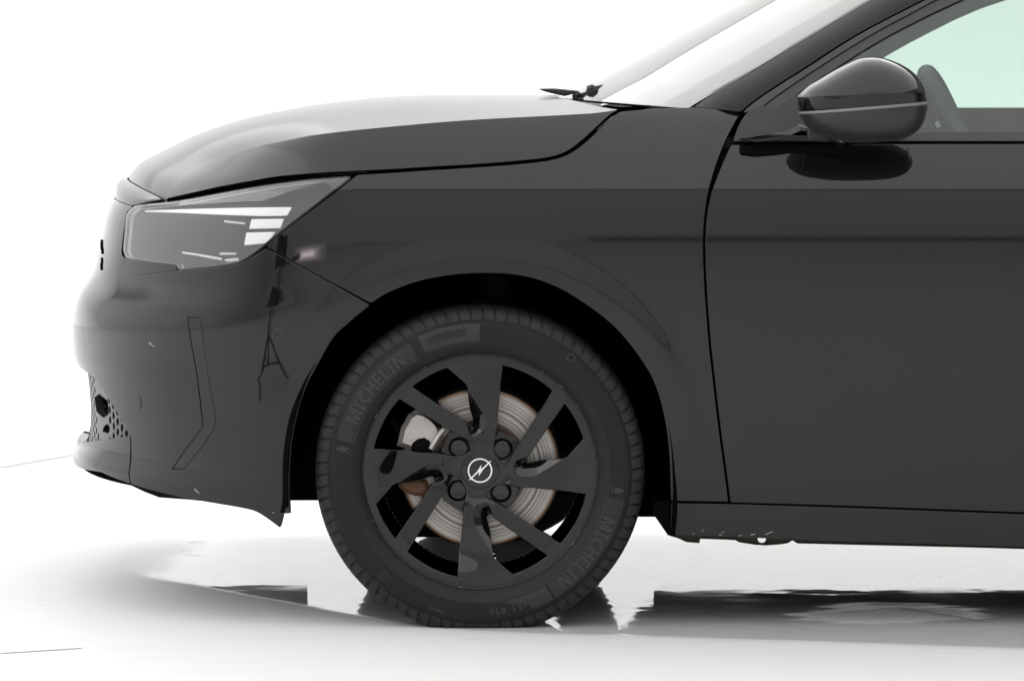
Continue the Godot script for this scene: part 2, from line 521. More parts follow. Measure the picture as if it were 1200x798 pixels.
func make_studio() -> void:
	var X := 11.0; var ZB := -10.5; var ZF := 13.0; var H := 5.2; var R := 1.6
	# floor, with a polished patch under the car
	var x0 := -2.2; var z0 := -2.8; var w := 5.6
	var mb := MB.new()
	var a := Vector3(-X, 0, ZF); var b := Vector3(X, 0, ZF); var c := Vector3(X, 0, ZB + R); var d := Vector3(-X, 0, ZB + R)
	mb.quad(a, b, c, d, Vector3.UP, Vector3.UP, Vector3.UP, Vector3.UP)
	for p in mb.v: mb.uv.append(Vector2((p.x - x0) / w, (p.z - z0) / w))
	var fm := grey(0.80, 1.0, 0.0, 0.42)
	fm.albedo_color = Color.WHITE
	var size := 1024
	var n1 := noise(0.012, 3, 4); var n2 := noise(0.05, 11, 3); var n3 := noise(0.004, 7, 2)
	var rough := PackedByteArray(); rough.resize(size * size)
	var tone := PackedByteArray(); tone.resize(size * size * 3)
	var edge := [[-2.3, -0.9], [-0.80, -0.2], [-0.70, 0.05], [-0.62, 0.16], [-0.27, 0.64], [-0.06, 0.885], [0.3, 0.985], [1.05, 1.17], [2.0, 1.36], [3.5, 1.6]]
	for j in size:
		for i in size:
			var x := x0 + w * (i + 0.5) / size; var z := z0 + w * (j + 0.5) / size
			var g := n1.get_noise_2d(i, j); var f := n2.get_noise_2d(i * 0.35, j * 2.0); var h := n3.get_noise_2d(i, j)
			var inside := smoothstep(-0.03, 0.05, along(edge, x) - z + 0.02 * g) * smoothstep(-0.80, -0.56, x + 0.05 * g)
			var r := lerpf(0.62, 0.022 + 0.06 * clampf(g, 0, 1) + 0.05 * clampf(f, 0, 1), inside)
			rough[j * size + i] = int(clampf(r, 0, 1) * 255)
			# a duller, scuffed oval in the polish
			var ov := Vector2((x - 0.80) / 0.20, (z - 0.66) / 0.16).length() + 0.5 * f + 0.4 * g
			r = lerpf(r, 0.30, inside * (1.0 - smoothstep(0.55, 1.1, ov)))
			rough[j * size + i] = int(clampf(r, 0, 1) * 255)
			var t := 0.62 + 0.015 * h + 0.012 * f
			var s := Color(t, t, t * 0.997).linear_to_srgb()
			var at := (j * size + i) * 3
			tone[at] = int(s.r * 255); tone[at + 1] = int(s.g * 255); tone[at + 2] = int(s.b * 255)
	# scuffs on the paint
	var im := Image.create_from_data(size, size, false, Image.FORMAT_RGB8, tone)
	for k in 46:
		var px := Vector2(rng.randf_range(-0.9, 2.4), rng.randf_range(-0.9, 1.9))
		scuff(im, px, rng.randf_range(0.004, 0.022), rng.randf_range(0.003, 0.010), rng.randf_range(0.35, 0.7), x0, z0, w)
	for q in [[229, 635, 0.026, 0.022, 0.34], [236, 634, 0.016, 0.014, 0.3], [228, 651, 0.022, 0.02, 0.3], [222, 650, 0.012, 0.010, 0.32], [1065, 682, 0.012, 0.02, 0.22], [1101, 676, 0.008, 0.016, 0.3], [988, 686, 0.02, 0.012, 0.5]]:
		var hit := ground(q[0], q[1])
		scuff(im, Vector2(hit.x, hit.z), q[2], q[3], q[4], x0, z0, w)
	fm.albedo_texture = ImageTexture.create_from_image(im)
	fm.roughness_texture = ImageTexture.create_from_image(Image.create_from_data(size, size, false, Image.FORMAT_L8, rough))
	fm.heightmap_enabled = true; fm.heightmap_texture = relief(0.09, 21, 512); fm.heightmap_scale = 0.03
	fm.texture_repeat = false
	structure(build(mb, "floor", fm), "white painted studio floor with a polished patch under the car")
	# joints in the floor: thin dark or bright hairlines
	var jd := grey(0.40, 0.8)
	for q in [[0, 548, 86, 533, 5.0], [0, 766, 95, 760, 1.6], [1052, 712, 1215, 738, 1.6], [985, 718, 1052, 712, 0.9]]:
		var p := ground(q[0], q[1]); var e := ground(q[2], q[3])
		var s: Vector3 = (e - p).cross(Vector3.UP).normalized() * 0.0025 * q[4]
		var jm := MB.new()
		jm.flat(p - s + Vector3(0, 0.001, 0), p + s + Vector3(0, 0.001, 0), e + s + Vector3(0, 0.001, 0), e - s + Vector3(0, 0.001, 0), Vector3.UP)
		var o := build(jm, "floor_joint", jd)
		o.set_meta("kind", "structure"); o.set_meta("label", "thin dark joint line in the white studio floor")
	var white := grey(0.82, 0.85)
	# back wall with a cove at its foot
	var wm := MB.new()
	var prev := Vector2(ZB + R, 0.0); var pn := Vector2(0, 1)
	for k in range(1, 14):
		var t := PI / 2 * k / 13.0
		var q := Vector2(ZB + R - sin(t) * R, R - cos(t) * R); var qn := Vector2(sin(t), cos(t))
		wm.quad(Vector3(-X, prev.y, prev.x), Vector3(X, prev.y, prev.x), Vector3(X, q.y, q.x), Vector3(-X, q.y, q.x), Vector3(0, pn.y, pn.x), Vector3(0, pn.y, pn.x), Vector3(0, qn.y, qn.x), Vector3(0, qn.y, qn.x))
		prev = q; pn = qn
	wm.quad(Vector3(-X, R, ZB), Vector3(X, R, ZB), Vector3(X, H, ZB), Vector3(-X, H, ZB), Vector3.BACK, Vector3.BACK, Vector3.BACK, Vector3.BACK)
	wm.box(Vector3(-X, -0.2, ZB - 0.25), Vector3(X, H, ZB - 0.1))
	structure(build(wm, "back_wall", white), "white studio backdrop wall curving into the floor behind the car")
	for s in [[Vector3(-X - 0.2, -0.2, ZB - 0.2), Vector3(-X, H, ZF), "wall_ahead", "white studio wall ahead of the car"], [Vector3(X, -0.2, ZB - 0.2), Vector3(X + 0.2, H, ZF), "wall_behind", "grey studio wall behind the car's tail"], [Vector3(-X - 0.2, -0.2, ZF), Vector3(X + 0.2, H, ZF + 0.2), "front_wall", "white studio wall behind the photographer"], [Vector3(-X - 0.2, H, ZB - 0.2), Vector3(X + 0.2, H + 0.2, ZF + 0.2), "ceiling", "white studio ceiling"]]:
		var bm := MB.new(); bm.box(s[0], s[1])
		structure(build(bm, s[2], grey(0.30, 0.85) if s[2] == "wall_behind" else grey(0.55, 0.85) if s[2] == "ceiling" else white), s[3])
	skirting()
	curtain()

func curtain() -> void:
	var m := MB.new(); var n := 90
	var prev := Vector3.ZERO
	for k in n + 1:
		var x := lerpf(4.6, 10.6, float(k) / n)
		var p := Vector3(x, 0, 12.80 + 0.09 * sin(k * 1.25) + 0.03 * sin(k * 0.4))
		if k:
			var up := Vector3(0, 4.6, 0); var lift := Vector3(0, 0.02, 0)
			m.flat(prev + lift, p + lift, p + up, prev + up, Vector3(0, 0, -1))
			m.flat(prev + lift + Vector3(0, 0, 0.01), p + lift + Vector3(0, 0, 0.01), p + up + Vector3(0, 0, 0.01), prev + up + Vector3(0, 0, 0.01), Vector3(0, 0, 1))
		prev = p
	var o := build(m, "curtain", grey(0.02, 0.9))
	tag(o, "black cloth curtain hanging along the studio's front wall", "curtain")

func skirting() -> void:
	var sk := MB.new(); sk.box(Vector3(0.42, 0.0, 12.94), Vector3(11.0, 0.055, 12.998))
	var o := build(sk, "skirting", grey(0.26, 0.7))
	structure(o, "grey skirting along part of the studio's front wall")

func ground(px: float, py: float) -> Vector3:
	var d := ray(px, py)
	return EYE + d * (-EYE.y / d.y)

func scuff(im: Image, at: Vector2, rx: float, rz: float, tone: float, x0: float, z0: float, w: float) -> void:
	var s := im.get_width()
	var f := noise(0.11, rng.randi() % 9999, 3)
	var c := Vector2((at.x - x0) / w, (at.y - z0) / w) * s
	var r := Vector2(rx, rz) / w * s
	for j in range(int(c.y - r.y * 1.6) - 1, int(c.y + r.y * 1.6) + 2):
		for i in range(int(c.x - r.x * 1.6) - 1, int(c.x + r.x * 1.6) + 2):
			if i < 0 or j < 0 or i >= s or j >= s: continue
			var q := (Vector2(i, j) - c) / r.max(Vector2(0.8, 0.8))
			if q.length() + 1.1 * f.get_noise_2d(i * 2.0, j * 2.0) < 0.9:
				var k := Color(tone, tone, tone * 0.98).linear_to_srgb()
				im.set_pixel(i, j, im.get_pixel(i, j).lerp(k, 0.85))

# ---------------------------------------------------------------- the car
func both(mb: MB) -> MB:
	mb.join(mb.mirrored())
	return mb

func pair(mb: MB, called: String, m: Material, sub: Array = []) -> MeshInstance3D:   # a part on each side of the car
	var o := build(mb, called, m, car)
	build(mb.mirrored(), called, m, car)
	return o

func pts(f: Array) -> Array:
	return cr(f)

func make_car() -> void:
	car = thing("car", "black five-door hatchback with gloss black alloy wheels, parked side-on in a white studio", "car")
	# ---- bumper
	var edge_gap := on(B, cr([311.5, 291.5, 345, 309.5, 390, 334, 432, 357.5]))
	var arch_front := on(B, cr([432, 357.5, 410, 375.5, 390, 394.5, 372, 425, 358, 452, 347.5, 483, 341, 515, 338.2, 545, 337.6, 587, 338.5, 601]))
	var low := on(B, [Vector2(331, 601), Vector2(327, 617)] + cr([326.5, 617, 314, 607.5, 300, 599, 288, 595.5, 272, 592.5, 245, 588, 219, 583.5, 184, 575.5, 153.4, 566.5]))
	var seam := on(B, [Vector2(153.4, 566.5), Vector2(153.2, 540), Vector2(153, 512.5)])
	var diag := on(B, cr([152.3, 509, 138, 485, 124, 463, 110, 441]))
	var top := on(B, cr([150, 323.4, 180, 321.5, 206, 318, 235, 315.8, 263, 313.2, 282, 309, 297, 301, 311.5, 291.5]))
	var outer := PackedVector2Array()
	outer.append(Vector2(U_NOSE, 0.636))
	outer.append(Vector2(top[0].x - 0.25, top[0].y + 0.002))
	outer.append_array(top); outer.append_array(edge_gap); outer.append_array(arch_front); outer.append_array(low); outer.append_array(seam); outer.append_array(diag)
	outer.append(Vector2(diag[-1].x - 0.25, 0.462)); outer.append(Vector2(U_NOSE, 0.470))
	# recess for the boomerang trim
	var boom := on(B, cr([218.3, 371, 233.5, 371]) + cr([236, 377, 240, 410, 246, 452, 252.5, 489, 250.5, 503, 240, 520, 226, 538, 214.5, 551]) + cr([198.8, 551, 216, 526, 233, 504, 235.5, 495, 229, 440, 222, 400, 219, 378]))
	var bumper := both(panel(B, outer, 0.010, 0.010, [boom], 0.0016, 0.008))
	build(bumper, "front_bumper", M.bumper, car)
	var trim_poly := Geometry2D.offset_polygon(ccw(boom), -0.0030, Geometry2D.JOIN_MITER)[0]
	for k in trim_poly.size(): trim_poly[k].x -= 0.0017
	pair(panel(lifted(-0.0020), trim_poly, 0.012, 0.004), "bumper_trim", M.paint)
	# ---- splitter
	var sp_top := on(B, cr([152, 511.5, 130, 514.5, 112, 517.5]))
	var spl := PackedVector2Array()
	spl.append_array(on(B, [Vector2(152, 566), Vector2(151.8, 540)])); spl.append_array(sp_top)
	spl.append(Vector2(sp_top[-1].x - 0.2, 0.292)); spl.append(Vector2(U_NOSE, 0.295)); spl.append(Vector2(U_NOSE, 0.258))
	var f0 := on(B, [Vector2(118, 552.5)])[0]
	spl.append(Vector2(f0.x - 0.2, 0.256)); spl.append(f0)
	build(both(panel(lifted(0.001), spl, 0.012, 0.02)), "front_splitter", M.paint, car)
	# ---- grille
	var gs := lifted(-0.022)
	var gr := PackedVector2Array()
	gr.append_array(on(B, cr([160, 522, 162, 508, 140, 473, 118, 440, 106, 420])))
	gr.append(Vector2(gr[-1].x - 0.25, 0.475)); gr.append(Vector2(U_NOSE, 0.48)); gr.append(Vector2(U_NOSE, 0.285))
	gr.append(Vector2(gr[0].x - 0.25, 0.284))
	var big := on(gs, [Vector2(115.5, 461), Vector2(125.8, 469.5), Vector2(126.8, 486), Vector2(120.5, 490), Vector2(112.2, 482.5), Vector2(109.8, 466)])
	var big_c := Vector2.ZERO
	for q in big: big_c += q / big.size()
	var round_hole := on(gs, cr([119.5, 506, 120.5, 500, 124.5, 496.5, 127.5, 499, 128, 505, 125.5, 508.5]))
	var rc := Vector2.ZERO
	for q in round_hole: rc += q / round_hole.size()
	var holes := [big, round_hole]
	var keep := Geometry2D.offset_polygon(ccw(gr), -0.014)[0]
	for j in 10:
		for i in 34:
			var c := Vector2(U_NOSE + 0.012 + i * 0.026, 0.300 + j * 0.0195 + (0.00975 if i & 1 else 0.0))
			if not Geometry2D.is_point_in_polygon(c, keep): continue
			if c.distance_to(big_c) < 0.062 or c.distance_to(rc) < 0.034: continue
			holes.append(hexagon(c, 0.0085))
	build(both(panel(gs, gr, 0.012, 0.004, holes, 0.0006, 0.016)), "lower_grille", M.trim, car)
	build(both(panel(lifted(-0.07), gr, 0.03, 0.0)), "grille_backing", M.void, car)
	grille_outline = gr
	# ---- dark panel between the headlamps
	var vz := on(B, cr([154.3, 242, 148, 248]) + cr([148, 248, 144, 272, 141.3, 294, 142, 300, 145.5, 303.3]) + cr([145.5, 303.3, 175, 307, 205.5, 311.3, 206.5, 316.3]) + cr([206.5, 316.3, 180, 319.8, 150, 321.9]))
	var vis := PackedVector2Array(vz)
	vis.append(Vector2(vz[-1].x - 0.25, 0.638)); vis.append(Vector2(U_NOSE, 0.638)); vis.append(Vector2(U_NOSE, 0.784))
	vis.append(Vector2(vz[0].x - 0.2, 0.784))
	build(both(panel(B, vis, 0.014, 0.008)), "front_panel", M.gloss, car)
	for q in [[118.3, 286.5, 2.6, 5.5], [118.9, 294.0, 2.4, 3.2], [118.3, 305.0, 2.2, 3.0], [118.0, 312.2, 2.6, 4.0]]:
		var s := on(lifted(0.0005), [Vector2(q[0] + 1.6, q[1] - q[3]), Vector2(q[0] + 1.9, q[1] + q[3]), Vector2(q[0] - q[2] + 1.4, q[1] + q[3]), Vector2(q[0] - q[2] + 1.2, q[1] - q[3])])
		pair(panel(lifted(0.0005), s, 0.01, 0.002), "panel_slot", M.void)
	make_hood()
	make_headlamp()
	# ---- front wings
	var fw := PackedVector2Array()
	var gap_lo := cr([419, 205.5, 460, 203, 500, 200.3, 560, 196.5, 610, 192.7, 645, 188.2, 668, 180.5, 688, 166, 708, 147, 721, 135, 729.5, 131])
	var gap_on := on(B, gap_lo)
	fw.append_array(gap_on)
	fw.append_array(on(B, cr([729.5, 131, 770, 127.8, 813, 126.2, 840, 128.5, 867, 132.5])))
	fw.append_array(on(B, cr([867, 132.5, 857, 150, 847.5, 170, 836.5, 200, 828, 234, 823.7, 275, 825, 330, 829.7, 395, 834.5, 440, 841.5, 500, 849, 556, 853, 587.5])))
	fw.append_array(on(B, [Vector2(853, 587.5), Vector2(788, 586.3)]))
	fw.append_array(on(B, cr([787, 586.3, 786.5, 560, 785, 530, 781, 497, 773, 463, 760, 433, 735, 398, 710, 373, 678, 350, 650, 334.5, 615, 323, 575, 319.3, 530, 321.5, 490, 329, 455, 342, 434.5, 354.5])))
	fw.append_array(on(B, cr([434.5, 354.5, 390, 331, 345, 306.7, 314, 289.3])))
	fw.append_array(on(B, cr([313, 288, 340, 266, 380, 236, 419, 205.5])))
	var wing := panel(B, fw, 0.008, 0.012)
	pair(wing, "front_wing", M.paint)
	# ---- front doors: one skin each
	var front := cr([857.5, 170.3, 850, 187, 840.3, 211, 832, 238, 827.6, 275, 828.8, 330, 833.5, 395, 838.3, 440, 845.3, 500, 852.8, 556, 857, 588.3])
	var dp := PackedVector2Array()
	dp.append_array(on(B, front))
	dp.append_array(on(B, cr([857, 588.3, 1000, 592.5, 1200, 600, 1376, 606])))
	dp.append_array(on(B, cr([1376, 606, 1376, 400, 1380, 250, 1392, 170])))
	dp.append_array(on(B, cr([1392, 170, 1200, 169.2, 1000, 169.4, 857.5, 170.3])))
	pair(panel(B, dp, 0.015, 0.012), "front_door", M.paint)
	# ---- sills
	var sl := PackedVector2Array()
	sl.append_array(on(B, cr([787.5, 590.5, 860, 591.5, 1000, 595.8, 1200, 603.3, 1440, 612, 1800, 622])))
	sl.append_array(on(B, cr([1800, 650, 1440, 648, 1200, 640.5, 1000, 634.5, 900, 630.5, 830, 628, 787, 626.5])))
	pair(panel(B, sl, 0.014, 0.03), "sill", M.paint)
	make_sill_details()
	# ---- rear body, only ever seen from beside the photograph's place
	var rb := PackedVector2Array()
	rb.append_array(on(B, cr([1396, 170, 1384, 250, 1380, 400, 1380, 609])))
	var arch := []
	for k in 25:
		var t := PI * k / 24.0
		arch.append(Vector2(2.54 - cos(t) * 0.375, 0.293 + sin(t) * 0.385))
	rb.append(Vector2(2.16, 0.222)); rb.append_array(PackedVector2Array(arch)); rb.append(Vector2(2.92, 0.23))
	rb.append(Vector2(X2 + 0.3, 0.23)); rb.append(Vector2(U_TAIL, 0.26)); rb.append(Vector2(U_TAIL, 0.90)); rb.append(Vector2(2.2, 0.90))
	pair(panel(B, rb, 0.03, 0.012), "rear_body", M.paint)
	# ---- dark inner shell that closes the joints
	var ish := PackedVector2Array([Vector2(U_NOSE + 0.001, 0.25), Vector2(U_NOSE + 0.001, 0.765)])
	ish.append_array(on(B_in, cr([175, 238, 200, 228, 326, 209, 420, 203, 500, 197.5, 600, 190.5, 650, 183, 690, 160, 722, 135, 735, 132])))
	ish.append_array(PackedVector2Array([Vector2(0.40, 0.955), Vector2(0.45, 0.905), Vector2(U_TAIL - 0.01, 0.89), Vector2(U_TAIL - 0.01, 0.27), Vector2(2.94, 0.24)]))
	for k in 25:
		var t := PI * k / 24.0
		ish.append(Vector2(2.54 + cos(t) * 0.39, 0.293 + sin(t) * 0.395))
	ish.append(Vector2(2.14, 0.19)); ish.append(Vector2(0.37, 0.19))
	ish.append_array(on(B_in, cr([790, 585, 790, 545, 785, 495, 764, 432, 714, 370, 652, 330, 575, 315, 490, 325, 425, 357, 385, 394, 353, 452, 335, 520, 333, 588])))
	ish.append(Vector2(-0.45, 0.235))
	build(both(panel(B_in, ish, 0.03, 0.0, [Geometry2D.offset_polygon(ccw(grille_outline), -0.004)[0]])), "inner_shell", M.void, car)
	make_wheel_wells()
	make_cabin()
	make_mirror()
	make_wipers()
	make_details()
	make_wheels()

func raw(f: Array) -> Array:
	var p := []
	for k in range(0, f.size(), 2): p.append(Vector2(f[k], f[k + 1]))
	return p

func hexagon(c: Vector2, r: float) -> PackedVector2Array:
	var p := PackedVector2Array()
	for k in 6: p.append(c + Vector2(cos(TAU * k / 6.0), sin(TAU * k / 6.0)) * r)
	return p

# ---- bonnet: a band on the side surface up to its crease, and the crowned top
func make_hood() -> void:
	var gap := cr([195.5, 232, 215, 227.5, 260, 217.5, 300, 210.3, 326, 206, 370, 202.3, 414, 199.8, 460, 197.6, 500, 195, 560, 191.5, 610, 187.5, 643, 183.5, 664, 176.5, 683, 162.5, 703, 144, 716, 132.5, 724, 128.5], 9.0)
	var crease := cr([195.5, 232, 205, 216, 225, 198, 260, 184.5, 300, 172, 340, 163.5, 375, 157.3, 450, 149.3, 547, 141, 653, 135.2, 700, 132.2, 724, 128.5], 9.0)
	var mb := MB.new()
	var gp := on(B, gap); var cp := on(B, crease)
	var poly := PackedVector2Array(gp)
	for k in range(cp.size() - 2, 0, -1): poly.append(cp[k])
	mb.join(panel(B, poly, 0.012, 0.010))
	# centre line and edge of the top
	var mid := [[-0.722, 0.828], [-0.700, 0.853], [-0.64, 0.884], [-0.582, 0.910], [-0.467, 0.944], [-0.335, 0.968], [-0.204, 0.980], [-0.045, 0.982], [0.113, 0.980]]
	var rim_pts := []
	for q in cp: rim_pts.append(B(q))
	var N := 90; var T := 22
	var band_n := []
	for q in cp: band_n.append(normal_of(B, q))
	var soft := []
	var grid := []
	for i in N + 1:
		var s := float(i) / N
		var f := s * (rim_pts.size() - 1)
		var k := mini(int(f), rim_pts.size() - 2)
		var E: Vector3 = rim_pts[k].lerp(rim_pts[k + 1], f - k)
		var e := inverse_lerp(rim_pts[0].x, rim_pts[-1].x, E.x)
		var bn: Vector3 = band_n[k].lerp(band_n[k + 1], f - k).normalized()
		soft.append([bn, 1.0 - smoothstep(0.10, 0.42, e)])
		var mx := lerpf(-0.722, 0.113, pow(e, 0.93))
		var C := Vector3(mx, along(mid, mx), 0)
		var row := []
		for j in T * 2 + 1:
			var t := (float(j) / T - 1.0)
			var q := pow(absf(t), 2.0)
			var lift := 0.010 * pow(sin(PI * absf(t)), 2.0) * smoothstep(0.0, 0.25, e)
			row.append(Vector3(lerpf(C.x, E.x, q), lerpf(C.y, E.y, pow(absf(t), 2.7)) + lift, E.z * t))
		grid.append(row)
	sheet(mb, grid, soft)
	mb.join(panel(B, poly, 0.012, 0.010).mirrored())
	# folded front and rear edges
	for row in [grid[0], grid[-1]]:
		for j in row.size() - 1:
			var a: Vector3 = row[j]; var b: Vector3 = row[j + 1]
			var dn := Vector3(0.004 if row == grid[-1] else -0.002, -0.014, 0)
			mb.flat(a, b, b + dn, a + dn, Vector3(1 if row == grid[-1] else -1, 0, 0))
	build(mb, "bonnet", M.bonnet, car)
	# the nose piece below the bonnet's front edge
	var low := on(B, cr([140, 236.2, 148, 239, 154.8, 240.8]) + cr([165, 238.3, 180, 235.6, 193, 233.3]))
	var np := MB.new()
	var g2 := []
	var U := 40
	for i in U + 1:
		var s := float(i) / U
		var row := []
		var u := lerpf(U_NOSE, low[-1].x, s)
		var y0 := 0.789
		if u > low[0].x:
			for k in low.size() - 1:
				if u <= low[k + 1].x: y0 = lerpf(low[k].y, low[k + 1].y, (u - low[k].x) / (low[k + 1].x - low[k].x)); break
		elif u > low[0].x - 0.2: y0 = lerpf(0.789, low[0].y, (u - low[0].x + 0.2) / 0.2)
		var a := B(Vector2(u, y0))
		var hr = grid[0]
		var t := clampf(a.z / grid[0][-1].z, 0.0, 1.0) * T
		var k2 := mini(int(t), T - 1)
		var b: Vector3 = hr[T + k2].lerp(hr[T + k2 + 1], t - k2) + Vector3(-0.004, -0.005, 0)
		for j in 9:
			var h := j / 8.0
			var p := a.lerp(b, h)
			p += Vector3(-0.010, 0.008, 0.0) * sin(PI * h) * (1.0 - s * 0.9)
			row.append(p)
		g2.append(row)
	sheet(np, g2)
	build(both(np), "nose_panel", M.bonnet, car)

func sheet(mb: MB, grid: Array, soft: Array = []) -> void:                     # a smooth sheet through rows of points, outside up or out
	var I := grid.size(); var J: int = grid[0].size()
	var nn := []
	for i in I:
		var row := []
		for j in J:
			var a: Vector3 = grid[min(i + 1, I - 1)][j] - grid[max(i - 1, 0)][j]
			var b: Vector3 = grid[i][min(j + 1, J - 1)] - grid[i][max(j - 1, 0)]
			var n := a.cross(b)
			n = n.normalized() if n.length() > 1e-10 else Vector3.UP
			if n.dot(Vector3(-0.3, 1, 0.15)) < 0.0: n = -n
			if soft:                                          # where the crease begins, the two sheets run into each other smoothly
				var t := 2.0 * j / (J - 1) - 1.0
				var bn: Vector3 = soft[i][0]
				n = n.lerp(Vector3(bn.x, bn.y, bn.z * signf(t)), soft[i][1] * smoothstep(0.62, 1.0, absf(t))).normalized()
			row.append(n)
		nn.append(row)
	for i in I - 1:
		for j in J - 1:
			mb.quad(grid[i][j], grid[i + 1][j], grid[i + 1][j + 1], grid[i][j + 1], nn[i][j], nn[i + 1][j], nn[i + 1][j + 1], nn[i][j + 1])

# ---- headlamps
func make_headlamp() -> void:
	var ring := cr([157, 242.3, 152, 246.5, 148.6, 251]) + cr([148.6, 251, 146, 275, 144.6, 293.5, 147, 300.5, 152, 302.5]) + cr([152, 302.5, 180, 306.3, 207.5, 310, 209.5, 315]) + cr([209.5, 315, 235, 312.8, 262, 309.8, 280, 306, 293, 298, 306, 288.5]) + cr([306, 288.5, 340, 261, 380, 230, 408, 208.8]) + cr([404, 209, 370, 211.5, 335, 215.5, 300, 220.5, 260, 227.5, 220, 235, 195, 238.5, 175, 240.5])
	var poly := on(B, ring)
	var tilt := func(k: float) -> Callable:
		return func(a: Vector2) -> Vector3:
			var p := B(a); var n := normal_of(B, a)
			return p - n * k
	for side in 2:
		var o := build(null, "headlight", null, car)
		var put := func(mb: MB, called: String, m: Material) -> void:
			build(mb if side == 0 else mb.mirrored(), called, m, o)
		put.call(panel(lifted(0.0015), poly, 0.014, 0.006), "lens", M.lens)
		put.call(lamp_bowl(poly, 0.045), "housing", M.bowl)
		# running light: a long blade and two short bars
		var bar := [[cr([163, 243.3, 200, 242.9, 260, 242.5, 338.5, 242.5]) + cr([338.5, 242.5, 333, 252]) + cr([333, 252, 300, 252.2, 250, 249.5, 200, 246, 163, 244.4])], [raw([290.5, 257, 329, 256.7, 325, 267, 288, 267.5])], [raw([284.5, 273, 318.5, 272.2, 309, 284.6, 282, 287])]]
		for b in bar:
			put.call(panel(tilt.call(0.012), on(B, b[0]), 0.02, 0.010), "daytime_running_light", M.led)
		# bezel walls inside the lamp
		put.call(panel(tilt.call(0.026), on(B, [Vector2(172, 253), Vector2(283, 256), Vector2(276, 290), Vector2(250, 281), Vector2(243, 272), Vector2(208, 301), Vector2(180, 299)]), 0.02, 0.006), "bezel", M.bowl_dark)
		put.call(panel(tilt.call(0.020), on(B, [Vector2(252, 262), Vector2(275, 259), Vector2(278, 271), Vector2(252, 294), Vector2(222, 293)]), 0.02, 0.006), "reflector", M.bowl)
		put.call(panel(tilt.call(0.016), on(B, cr([206, 304, 232, 306, 262, 303, 284, 298, 300, 287, 303, 290]) + cr([281, 304.5, 262, 308.3, 210, 313])), 0.02, 0.004), "bezel", M.plastic)
		put.call(panel(tilt.call(0.021), on(B, raw([158, 258, 176, 256, 205, 282, 190, 300, 160, 299])), 0.02, 0.004), "bezel", M.bowl)
		for c in [[208, 294.6, 232, 298.3, 232, 299.8, 208, 296.2], [228, 297.5, 255, 302.5, 255, 304.6, 228, 299.5], [253, 296.4, 273, 296.6, 272, 298.2, 253, 298.2], [258, 304.2, 275, 302.6, 276, 305.2, 262, 306.6], [258, 258, 283, 261, 283, 262.6, 258, 259.6]]:
			put.call(panel(tilt.call(0.010), on(B, raw(c)), 0.02, 0.002), "chrome_trim", M.chrome)
		put.call(panel(tilt.call(0.022), on(B, cr([300, 222.5, 340, 218.5, 385, 214, 396, 215.5]) + cr([396, 215.5, 362, 240, 340, 240, 318, 236, 300, 240, 240, 240, 200, 240]) + cr([200, 239.5, 250, 231, 300, 222.5])), 0.02, 0.004), "upper_reflector", M.bowl)
		# black rubber line round the lens
		var outer := Geometry2D.offset_polygon(ccw(poly), 0.0035, Geometry2D.JOIN_MITER)[0]
		put.call(panel(lifted(-0.001), outer, 0.016, 0.006, [poly]), "lens_frame", M.gloss)

func lamp_bowl(poly: PackedVector2Array, depth: float) -> MB:
	var mb := panel(func(a: Vector2) -> Vector3: return B(a) - normal_of(B, a) * depth, poly, 0.02, 0.0)
	var ring := ccw(dense(poly, 0.02))
	for k in ring.size():
		var a := ring[k]; var b := ring[(k + 1) % ring.size()]
		var pa := B(a); var pb := B(b); var na := normal_of(B, a); var nb := normal_of(B, b)
		mb.flat(pa - na * 0.003, pb - nb * 0.003, pb - nb * depth, pa - na * depth, (pb - pa).cross(na) * -1.0)
	return mb

# ---- sill flange, jacking lug, scratches
func make_sill_details() -> void:
	var f := slab(elev([786, 624, 888, 626, 888.5, 633, 890.5, 635.6, 893.5, 636.6, 896.5, 635.4, 898, 633, 898.5, 626.5, 1500, 646, 1500, 655, 1200, 643.5, 1130, 641.5, 935, 637, 929, 633.3, 924, 636.5, 915, 638, 898, 639.3, 885, 638.5, 866, 635.5, 862, 633, 821, 631.5, 820, 636.5, 805, 635.5, 794, 630.5, 786, 628.5], 0.79), 0.785, 0.792)
	build(f, "pinch_weld", M.dirt, car); build(f.mirrored(), "pinch_weld", M.dirt, car)
	for side in 1:
		for q in [[846, 623.5, 849, 622.5], [843, 626.0, 846, 626.2], [897, 626, 906, 622.5], [866, 627.5, 870, 626.5], [880, 626.4, 886, 625.2], [823, 622, 825, 620], [812, 625, 814, 624.4]]:
			var s := on(lifted(0.0004), [Vector2(q[0], q[1]), Vector2(q[2], q[3]), Vector2(q[2], q[3] + 1.1), Vector2(q[0], q[1] + 1.2)])
			build(panel(lifted(0.0004), s, 0.01, 0.0), "sill_scratch", M.scratch, car)

